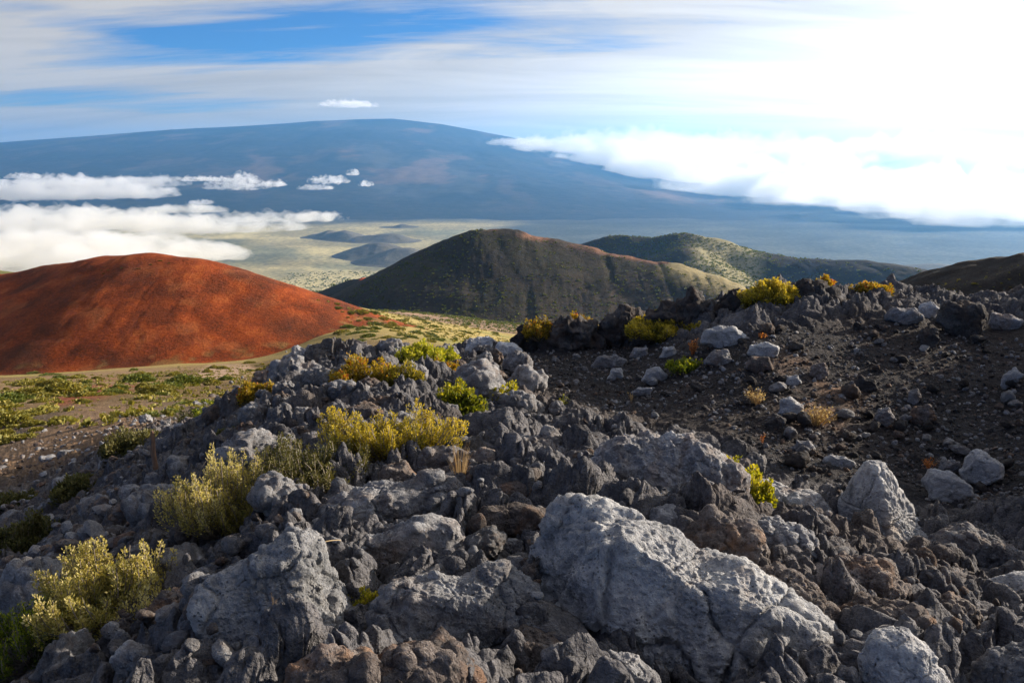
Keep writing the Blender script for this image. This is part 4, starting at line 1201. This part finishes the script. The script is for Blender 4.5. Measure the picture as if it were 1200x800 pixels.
S(672, 388, 28, 20, 'small yellow bush on top of the dark rounded crag', 'gold', n=60, per=40, ll=.036, clump=.06, tone=(.38, .15), Y=13.2, dz=.30)
S(697, 390, 22, 20, 'thin leggy yellow bush right of the small yellow bush', 'gold', n=40, per=34, ll=.036, clump=.06, tone=(.38, .15), Y=13.2, dz=.22)
S(782, 412, 84, 38, 'round olive shrub at the far side of the path', 'olive', n=240, per=65, ll=.036, clump=.06, tone=(.55, .2), flat=.6, Y=12.3)
S(902, 388, 56, 32, 'large yellow olive shrub on the crest left of the highest crag', 'olive', n=240, per=65, ll=.038, clump=.07, tone=(.6, .2), Y=12.0)
S(966, 352, 20, 16, 'small yellow tuft behind the highest crag', 'gold', n=30, per=36, ll=.04, clump=.05, tone=(.4, .2), Y=12.9, dz=.1)
S(1026, 368, 40, 16, 'low yellow bush on the crest between the crags and the white stone', 'gold', n=70, per=40, ll=.036, clump=.06, tone=(.42, .2), Y=12.6, dz=.04)
S(804, 438, 36, 22, 'low dark green bush under the white topped slab', 'green', n=70, per=50, ll=.034, wd=.2, clump=.05, tone=(.35, .2))
S(832, 548, 44, 62, 'lime yellow bush, left column of the pair behind the rugged outcrop', 'lime', n=75, per=46, ll=.034, wd=.42, clump=.045, tone=(.5, .2), Y=5.7)
S(874, 575, 62, 86, 'lime yellow bush, taller right column leaning over the block beside the fin boulder', 'lime', n=105, per=50, ll=.034, wd=.42, clump=.045, tone=(.5, .2), Y=5.45, lean=.0, dr=.7)
S(428, 716, 38, 26, 'tiny yellow plant growing in a crack below the overhanging slab', 'lime', n=46, per=28, ll=.013, wd=.4, clump=.014, tone=(.7, .2))
S(178, 708, 62, 50, 'bare grey twiggy shrub right of the bottom left shrub', 'pale', n=110, per=9, ll=.012, clump=.02, tone=(.4, .2))
S(20, 660, 84, 62, 'dark dull shrub on the shaded slope at the left edge', 'dull', n=150, per=50, ll=.045, clump=.08, tone=(.5, .2))
S(86, 588, 56, 32, 'dark bush halfway down the shaded slope', 'dull', n=110, per=46, ll=.055, clump=.10, tone=(.5, .2))
S(16, 602, 54, 26, 'dark low bush at the left edge above the dull shrub', 'dull', n=100, per=46, ll=.055, clump=.10, tone=(.55, .2))
S(148, 537, 66, 34, 'olive bush in the shade by the weathered stake', 'dull', n=120, per=46, ll=.055, clump=.10, tone=(.75, .2))
S(225, 500, 44, 30, 'dark bush clinging to the ridge side right of the stake', 'dull', n=90, per=46, ll=.04, clump=.07, tone=(.5, .2))
S(270, 520, 30, 24, 'little dark shrub among the lava left of the centre', 'dull', n=50, per=36, ll=.03, clump=.05, tone=(.5, .2))

# shrubs and bushes too small in the photo to show their parts
_bm = []
def bush_proto(seed, mat):
    r = np.random.default_rng(seed)
    n = 1100
    d = r.normal(size=(n, 3)); d /= np.linalg.norm(d, axis=1)[:, None]; d[:, 2] = np.abs(d[:, 2]) * .9 + .02
    lumps = .72 + .38 * fbm(d * 2.2 + seed, 3, seed)
    P = d * np.array([.5, .5, .42]) * (lumps * r.uniform(.55, 1.0, n) ** .4)[:, None]
    Dd = d + r.normal(size=(n, 3)) * .45 + np.array([0, 0, .35]); Dd /= np.linalg.norm(Dd, axis=1)[:, None]
    var = .5 + .9 * (lumps - .72) + r.normal(size=n) * .2
    V, F, a = leaves(P, Dd, .085, .34, r, var)
    me = mesh_np('bush', V, F, False, {'leaf': a}); me.materials.append(M[mat])
    return me
BP = [bush_proto(900 + i, m) for i, m in enumerate(['midgreen', 'midgreen', 'midyellow', 'midyellow', 'midgreen'])]
def bushes(poly, n, smin, smax, label, group, umask=None, sh=.62, seed=1, ymin=16, kinds=(0, 1, 2, 3, 4), power=2.0, sep=.8):
    r = random.Random(seed)
    us = [p[0] for p in poly]; vs = [p[1] for p in poly]
    made = tries = 0; done = []
    while made < n and tries < n * 50:
        tries += 1
        u = r.uniform(min(us), max(us)); v = r.uniform(min(vs), max(vs))
        if not in_poly(u, v, poly): continue
        P = hit(u, v, ymin, surf)
        size = smin + (smax - smin) * r.random() ** power
        if any(math.hypot(P[0] - a, P[1] - b) < (size + c) * .5 * sep for a, b, c in done): continue
        if P[1] < ymin: continue
        done.append((P[0], P[1], size))
        o = link('bush', BP[kinds[r.randrange(len(kinds))]])
        o.location = (P[0], P[1], float(surf(P[0], P[1])) - size * .06)
        o.rotation_euler = (0, 0, r.uniform(0, 6.28))
        o.scale = (size * r.uniform(.8, 1.5), size * r.uniform(.8, 1.3), size * sh * r.uniform(.8, 1.2))
        tag(o, label, 'bush', group)
        made += 1
MEAD = [(352, 346), (380, 352), (420, 362), (500, 372), (575, 386), (600, 402), (540, 402), (470, 400), (425, 404), (395, 398), (400, 386), (405, 376), (385, 362)]
bushes(MEAD, 130, 2.2, 7.5, 'green bush on the golden meadow between the red cone and the dark cone', 'bushes on the golden meadow', seed=5, ymin=200, kinds=(0, 1, 4, 2), sh=.5)
bushes([(0, 490), (120, 470), (200, 462), (300, 440), (330, 428), (300, 424), (180, 430), (100, 440), (0, 452)], 95, .8, 3.6, 'yellow green bush on the sandy flat at the foot of the red cone', 'bushes on the sandy flat', seed=6, ymin=28, kinds=(2, 3, 0), sh=.8, sep=.6)
bushes([(150, 500), (200, 470), (300, 446), (290, 462), (230, 480)], 16, .7, 1.8, 'bush on the lit slope edge left of the ridge crags', 'bushes on the slope edge', seed=7, ymin=17, kinds=(2, 3, 4), sh=.6)
bushes([(0, 505), (60, 480), (80, 495), (0, 530)], 9, .8, 2.2, 'low yellowish bush on the brown gravel slope at the left', 'bushes on the gravel slope', seed=8, ymin=24, kinds=(2, 3), sh=.75)
bushes([(25, 442), (60, 441), (60, 434), (30, 434)], 2, 5, 7, 'dark green bush at the foot of the red cone, left', 'bushes at the left foot of the red cone', seed=9, ymin=150, kinds=(0, 1), sh=.35)
bushes([(105, 318), (180, 303), (230, 308), (190, 312), (120, 322)], 9, .9, 2.2, 'small green bush near the top of the red cone', 'bushes on top of the red cone', seed=10, ymin=150, kinds=(0, 1), sh=.6)
bushes([(1045, 356), (1110, 336), (1200, 320), (1200, 372), (1150, 362)], 26, .3, .9, 'small yellowish bush on the dark rocky slope at the right edge', 'bushes on the rocky slope', seed=12, ymin=60, kinds=(2, 3, 2), sh=.6)

# uncountable scrub on the dark cones and far plain
def scrub(name, poly, n, smin, smax, mat, seed, ymin, ymax, dens=None, power=2):
    r = np.random.default_rng(seed)
    us = [p[0] for p in poly]; vs = [p[1] for p in poly]
    x = r.uniform((min(us) - 640) / 1000, (max(us) - 560) / 1000, n * 8); y = r.uniform(ymin, ymax, n * 8); x = x * y
    z = surf(x, y); u, v = project(x, y, z)
    k = poly_mask(u, v, poly, 4) > .5
    if dens: k &= dens(x, y, u, v, r)
    x, y, z = x[k][:n], y[k][:n], z[k][:n]; m = len(x)
    s = smin + (smax - smin) * r.random(m) ** power
    q = 20
    d = r.normal(size=(m, q, 3)); d /= np.linalg.norm(d, axis=2)[..., None]; d[..., 2] = np.abs(d[..., 2])
    P = np.stack([x, y, z - s * .05], 1)[:, None] + d * s[:, None, None] * np.array([.42, .42, .3]) * r.uniform(.3, 1, (m, q, 1))
    Dd = d + r.normal(size=d.shape) * .5 + np.array([0, 0, .5]); Dd /= np.linalg.norm(Dd, axis=2)[..., None]
    V, F, a = [], None, None
    n_ = m * q
    P = P.reshape(-1, 3); Dd = Dd.reshape(-1, 3); sl = np.repeat(s, q) * .30
    rv = r.normal(size=(n_, 3)); side = np.cross(Dd, rv); side /= np.linalg.norm(side, axis=1)[:, None]
    V = np.stack([P, P + Dd * sl[:, None] * .5 + side * sl[:, None] * .4, P + Dd * sl[:, None], P + Dd * sl[:, None] * .5 - side * sl[:, None] * .4], 1).reshape(-1, 3)
    a = np.repeat(np.clip(.45 + r.normal(size=n_) * .25, 0, 1), 4)
    tag(link(name, mesh_np(name, V, np.arange(n_ * 4).reshape(-1, 4), False, {'leaf': a}), M[mat]), kind='stuff')
scrub('scrub', [(385, 356), (470, 308), (560, 268), (700, 292), (850, 330), (850, 400), (380, 400)], 7500, 1.0, 4.4, 'midgreen', 21, 700, 1300,
      lambda x, y, u, v, r: fbm(np.stack([x * .008, y * .008, x * 0], 1), 4, 31) > r.uniform(-.5, .35, len(x)))
scrub('scrub', [(660, 300), (720, 274), (800, 272), (905, 298), (1110, 318), (1110, 345), (870, 350)], 5200, 2.5, 8, 'midgreen', 22, 1300, 2500,
      lambda x, y, u, v, r: (fbm(np.stack([x * .005, y * .005, x * 0], 1), 4, 32) > r.uniform(-.45, .3, len(x))) & ((u < 905) | (r.random(len(x)) < .22)))
scrub('scrub', MEAD, 900, .6, 2.2, 'midyellow', 23, 250, 640)
scrub('scrub', [(0, 520), (0, 448), (320, 424), (330, 440), (240, 470), (180, 500)], 1500, .12, .8, 'midyellow', 24, 26, 200)
scrub('scrub', [(300, 345), (440, 345), (440, 315), (340, 320)], 2500, 7, 22, 'midgreen', 25, 1500, 6500)
scrub('scrub', [(1035, 362), (1100, 332), (1210, 302), (1210, 385), (1100, 372)], 260, .12, .45, 'midyellow', 26, 60, 150)

# grasses and small dry plants
def tuft(u, v, hpx, wpx, n, label, mat='straw', Y=None, name='grass_tuft', cat='grass', group=None, seed=0, leafy=0):
    P = hit(u, v) if Y is None else pt(u, v, Y)
    depth = P[1] / ray(u, v)[1]
    Hh = hpx / 1000 * depth; W = wpx / 1000 * depth
    r = np.random.default_rng(int(u + v * 3) + seed)
    th = r.uniform(0, 6.283, n); ro = np.sqrt(r.random(n)) * W / 2
    tip = np.stack([np.cos(th) * ro, np.sin(th) * ro, Hh * r.uniform(.5, 1, n)], 1)
    base = tip * np.array([.12, .12, 0]) - np.array([0, 0, .03])
    ctl = tip * np.array([.4, .4, .65])
    t = np.linspace(0, 1, 5)[None, :, None]
    path = base[:, None] * (1 - t) ** 2 + 2 * ctl[:, None] * t * (1 - t) + tip[:, None] * t ** 2
    V, F = tubes(path, .0016 * depth / 4, .0006 * depth / 4)
    a = np.repeat(r.uniform(.2, .9, n), 15)
    if leafy:
        q = leafy; pp = tip[:, None] * r.uniform(.45, 1, (n, q, 1)) + r.normal(size=(n, q, 3)) * .008
        dd = r.normal(size=(n, q, 3)) + np.array([0, 0, .8]); dd /= np.linalg.norm(dd, axis=2)[..., None]
        V2, F2, a2 = leaves(pp.reshape(-1, 3), dd.reshape(-1, 3), .014 * depth / 6, .3, r, r.uniform(.2, 1, n * q))
        F = [F, F2 + len(V)]; V = np.concatenate([V, V2]); a = np.concatenate([a, a2])
    o = link(name, mesh_np(name, V, F, False, {'leaf': a}), M[mat], None, P)
    return tag(o, label, cat, group)
tuft(539, 578, 62, 34, 60, 'tall dry straw tuft growing between lava lumps in the centre')
tuft(885, 474, 20, 30, 50, 'small dead twiggy bush left of the tan cinder spur', 'straw', leafy=3)
tuft(957, 500, 26, 44, 110, 'pale dry twiggy bush on the foot of the tan cinder spur', 'straw', leafy=2)
tuft(700, 502, 16, 9, 12, 'rust coloured seedling at the near edge of the path', 'rust', name='dry_plant', cat='plant', leafy=12)
tuft(500, 490, 28, 20, 16, 'sparse rusty plant left of the broad leaved bush', 'rust', name='dry_plant', cat='plant', leafy=5)
tuft(812, 418, 22, 14, 16, 'rust coloured plant below the white topped slab', 'rust', name='dry_plant', cat='plant', leafy=10)
tuft(893, 398, 8, 12, 10, 'rust coloured moss like plant between the pale slabs', 'rust', name='dry_plant', cat='plant', leafy=12)
tuft(1088, 550, 14, 18, 14, 'orange tipped plant beside the three stones on the slope', 'rust', name='dry_plant', cat='plant', leafy=8)
tuft(893, 523, 20, 5, 5, 'thin upright red stalk behind the lime yellow bush', 'rust', name='dry_plant', cat='plant', leafy=8)
tuft(740, 470, 14, 8, 8, 'thin dry stalks on the bare path', 'straw', leafy=1)
tuft(660, 480, 18, 14, 16, 'green grey seedling at the left side of the path', 'lime', name='seedling', cat='plant', leafy=4)
tuft(556, 510, 14, 12, 14, 'small green seedling under the broad leaved bush', 'lime', name='seedling', cat='plant', leafy=6)
tuft(323, 738, 52, 8, 5, 'thin pale stalk standing against the big blue grey boulder', 'straw', Y=2.72, name='dry_stalk', cat='plant')
tuft(868, 576, 26, 4, 3, 'single dry stalk beside the lime yellow bushes', 'straw', Y=5.4, name='dry_stalk', cat='plant')

# curved dry stem over the slab
def curve_stem(pts, r0, label):
    P = np.array(pts); t = np.linspace(0, 1, 24)[:, None]
    n = len(P) - 1
    B = sum(math.comb(n, i) * (1 - t) ** (n - i) * t ** i * P[i] for i in range(n + 1))
    V, F = tubes(B[None], r0, r0 * .5)
    o = link('curved_stalk', mesh_np('curved_stalk', V - B[0], F, True, {'leaf': np.full(len(V), .7)}), M['straw'], None, B[0])
    tag(o, label, 'stem')
curve_stem([pt(369, 657, 3.25), pt(366, 628, 3.2), pt(385, 636, 3.22), pt(402, 630, 3.3), pt(399, 634, 3.3)], .004, 'curved dry stem arching over the low overhanging slab')

# weathered stake on the left slope
P = hit(183, 562)
k = P[1] / ray(183, 562)[1] / 1000
bm = bmesh.new()
Hs = 60 * k
prof = [(-.05, .030, 0), (.2, .028, .006), (.55, .026, -.004), (.8, .022, .006), (.95, .020, .002), (1.0, .010, .004)]
rings = []
for f, w_, ox in prof:
    ring = []
    for a in range(8):
        th = a / 8 * 6.283
        rr_ = w_ * (1.0 + .22 * math.sin(a * 2.3 + f * 9))
        ring.append(bm.verts.new((ox + rr_ * math.cos(th), rr_ * .8 * math.sin(th), f * Hs)))
    rings.append(ring)
for a, b in zip(rings, rings[1:]):
    for i in range(8): bm.faces.new((a[i], a[(i + 1) % 8], b[(i + 1) % 8], b[i]))
bm.faces.new(rings[-1]); bm.faces.new(rings[0][::-1])
me = bpy.data.meshes.new('marker_stake'); bm.to_mesh(me); bm.free()
tag(link('marker_stake', me, M['stake'], None, P), 'thin weathered brown stake standing alone on the shaded left slope', 'stake')
# ------------------------------------------------------------------ light, air and sky
SUN_AZ, SUN_EL = 65, 16.5
sd = np.array([math.sin(R(SUN_AZ)) * math.cos(R(SUN_EL)), math.cos(R(SUN_AZ)) * math.cos(R(SUN_EL)), math.sin(R(SUN_EL))])
sun_d = bpy.data.lights.new('sun', 'SUN'); sun_d.energy = 5.0; sun_d.angle = R(.6); sun_d.color = (1, .86, .68)
sun = bpy.data.objects.new('sun', sun_d); COL.objects.link(sun)
import mathutils
sun.rotation_euler = mathutils.Vector(sd).to_track_quat('Z', 'Y').to_euler()

w = bpy.data.worlds.new('World'); SC.world = w; w.use_nodes = True
t = w.node_tree; t.nodes.clear()
class WT(NT):
    def __init__(s, tree): s.t = tree; s.out = s.n('ShaderNodeOutputWorld')
s = WT(t)
sky = s.n('ShaderNodeTexSky', sky_type='NISHITA', sun_disc=False, sun_elevation=R(SUN_EL), sun_rotation=R(SUN_AZ), altitude=2900, air_density=1.0, dust_density=.6, ozone_density=2.0)
tc = s.n('ShaderNodeTexCoord').outputs['Generated']
nrm = s.n('ShaderNodeVectorMath', {0: tc}, operation='NORMALIZE').outputs[0]
sep = s.n('ShaderNodeSeparateXYZ', {0: nrm})
zz = s.math('ADD', s.math('MAXIMUM', sep.outputs[2], 0.0), .17)
px = s.math('DIVIDE', sep.outputs[0], zz); py = s.math('DIVIDE', sep.outputs[1], zz)
pv = s.n('ShaderNodeCombineXYZ', {0: px, 1: py, 2: 0.0}).outputs[0]
mp = s.n('ShaderNodeMapping', {'Vector': pv, 'Rotation': (0, 0, R(-14)), 'Scale': (.45, 1.0, 1)}).outputs[0]
n1 = s.noise(mp, .7, 8, .6, 1.2)
mp2 = s.n('ShaderNodeMapping', {'Vector': pv, 'Rotation': (0, 0, R(-10)), 'Scale': (.30, 1.3, 1)}).outputs[0]
n2 = s.noise(mp2, 1.8, 8, .6, 1.0)
cl = s.math('ADD', s.math('MULTIPLY', n1, .6), s.math('MULTIPLY', n2, .4))
mp3 = s.n('ShaderNodeMapping', {'Vector': pv, 'Rotation': (0, 0, R(-32)), 'Scale': (.9, 4.5, 1)}).outputs[0]
n3 = s.noise(mp3, 1.6, 7, .68, .8)
cl = s.math('ADD', cl, s.math('MULTIPLY', s.math('SUBTRACT', n3, .5), .26))
# openings of blue sky in the veil of cirrus
def gap(u, v, ru, rv, amt, tilt=0):
    d = ray(u, v); d = d / np.linalg.norm(d)
    az0 = math.atan2(d[0], d[1]); el0 = math.asin(d[2])
    a = s.math('SUBTRACT', s.math('ARCTAN2', sep.outputs[0], sep.outputs[1]), az0)
    e = s.math('SUBTRACT', s.math('ARCSINE', sep.outputs[2]), el0)
    e = s.math('SUBTRACT', e, s.math('MULTIPLY', a, tilt))
    q = s.math('ADD', s.math('POWER', s.math('ABSOLUTE', s.math('DIVIDE', a, ru / 1000)), 2.0), s.math('POWER', s.math('ABSOLUTE', s.math('DIVIDE', e, rv / 1000)), 2.0))
    return s.math('MULTIPLY', s.math('DIVIDE', 1.0, s.math('ADD', 1.0, s.math('MULTIPLY', q, q))), amt)
bias = gap(330, 45, 240, 30, .30, .12)
bias = s.math('ADD', bias, gap(130, 118, 190, 13, .20, .02))
bias = s.math('ADD', bias, gap(60, 20, 150, 10, .08, -.1))
bias = s.math('ADD', bias, gap(300, 128, 150, 9, .10, .02))
bias = s.math('ADD', bias, gap(650, 55, 110, 12, .10, .05))
cl = s.math('SUBTRACT', cl, bias)
front = s.n('ShaderNodeMapRange', {'Value': s.math('ADD', sep.outputs[1], s.math('MULTIPLY', sep.outputs[0], .35)), 'From Min': -.25, 'From Max': .55}).outputs[0]
cl = s.math('SUBTRACT', cl, s.math('MULTIPLY', s.math('SUBTRACT', 1.0, front), .16))
low = s.n('ShaderNodeMapRange', {'Value': sep.outputs[2], 'From Min': .15, 'From Max': .03}).outputs[0]
dot0 = s.n('ShaderNodeVectorMath', {0: nrm, 1: tuple(sd)}, operation='DOT_PRODUCT').outputs['Value']
near_sun = s.math('POWER', s.math('MAXIMUM', dot0, 0.0), 4.0)
cl = s.math('ADD', cl, s.math('MULTIPLY', s.math('MULTIPLY', low, front), .20))
cl = s.math('ADD', cl, s.math('MULTIPLY', near_sun, .50))
cover = s.ramp(cl, [(.28, 0.0), (.38, .55), (.47, 1.0)])
dot = s.n('ShaderNodeVectorMath', {0: nrm, 1: tuple(sd)}, operation='DOT_PRODUCT').outputs['Value']
glow = s.math('POWER', s.math('MAXIMUM', dot, 0.0), 3.2)
cb = s.math('ADD', s.math('ADD', s.math('MULTIPLY', glow, 11.5), s.math('MULTIPLY', s.math('MULTIPLY', s.math('POWER', s.math('MAXIMUM', dot0, 0.0), 2.5), low), 20.0)), 5.1)
shade = s.ramp(n2, [(.35, .78), (.6, 1.0)])
cb = s.math('MULTIPLY', cb, shade)
ccol = s.n('ShaderNodeVectorMath', {0: (1.0, .94, .885)}, operation='SCALE'); s.l(cb, ccol.inputs['Scale'])
skyc = s.mix(1.0, sky.outputs[0], (.30, .64, 1.02), 'MULTIPLY')
mixc = s.mix(cover, skyc, ccol.outputs[0])
bg = s.n('ShaderNodeBackground', {'Strength': .054}); s.l(mixc, bg.inputs[0])
s.l(bg.outputs[0], s.out.inputs[0])

# the air
me = bpy.data.meshes.new('haze')
bm = bmesh.new(); bmesh.ops.create_cube(bm, size=1); 
HZ = (-900, 1440)
for v in bm.verts: v.co = (v.co.x * 96000, v.co.y * 96000, HZ[0] if v.co.z < 0 else HZ[1])
bm.to_mesh(me); bm.free()
hm = bpy.data.materials.new('haze'); hm.use_nodes = True; hm.node_tree.nodes.clear()
pvn = hm.node_tree.nodes.new('ShaderNodeVolumePrincipled'); on = hm.node_tree.nodes.new('ShaderNodeOutputMaterial')
hm.node_tree.links.new(pvn.outputs[0], on.inputs['Volume'])
pvn.inputs['Color'].default_value = (.16, .49, 1.0, 1); pvn.inputs['Density'].default_value = 2.5e-5; pvn.inputs['Anisotropy'].default_value = .55
tag(link('haze', me, hm), kind='stuff')

SC.view_settings.view_transform = 'Standard'; SC.view_settings.look = 'None'; SC.view_settings.gamma = 1
SC.view_settings.exposure = 1.32
cy = SC.cycles; VB = 8
SC.render.engine = 'CYCLES'
cy.use_denoising = True
cy.max_bounces = 6; cy.diffuse_bounces = 2; cy.glossy_bounces = 2; cy.transmission_bounces = 3; cy.volume_bounces = VB; cy.transparent_max_bounces = 8
cy.use_adaptive_sampling = True; cy.adaptive_threshold = 0.015
cy.sample_clamp_indirect = 8
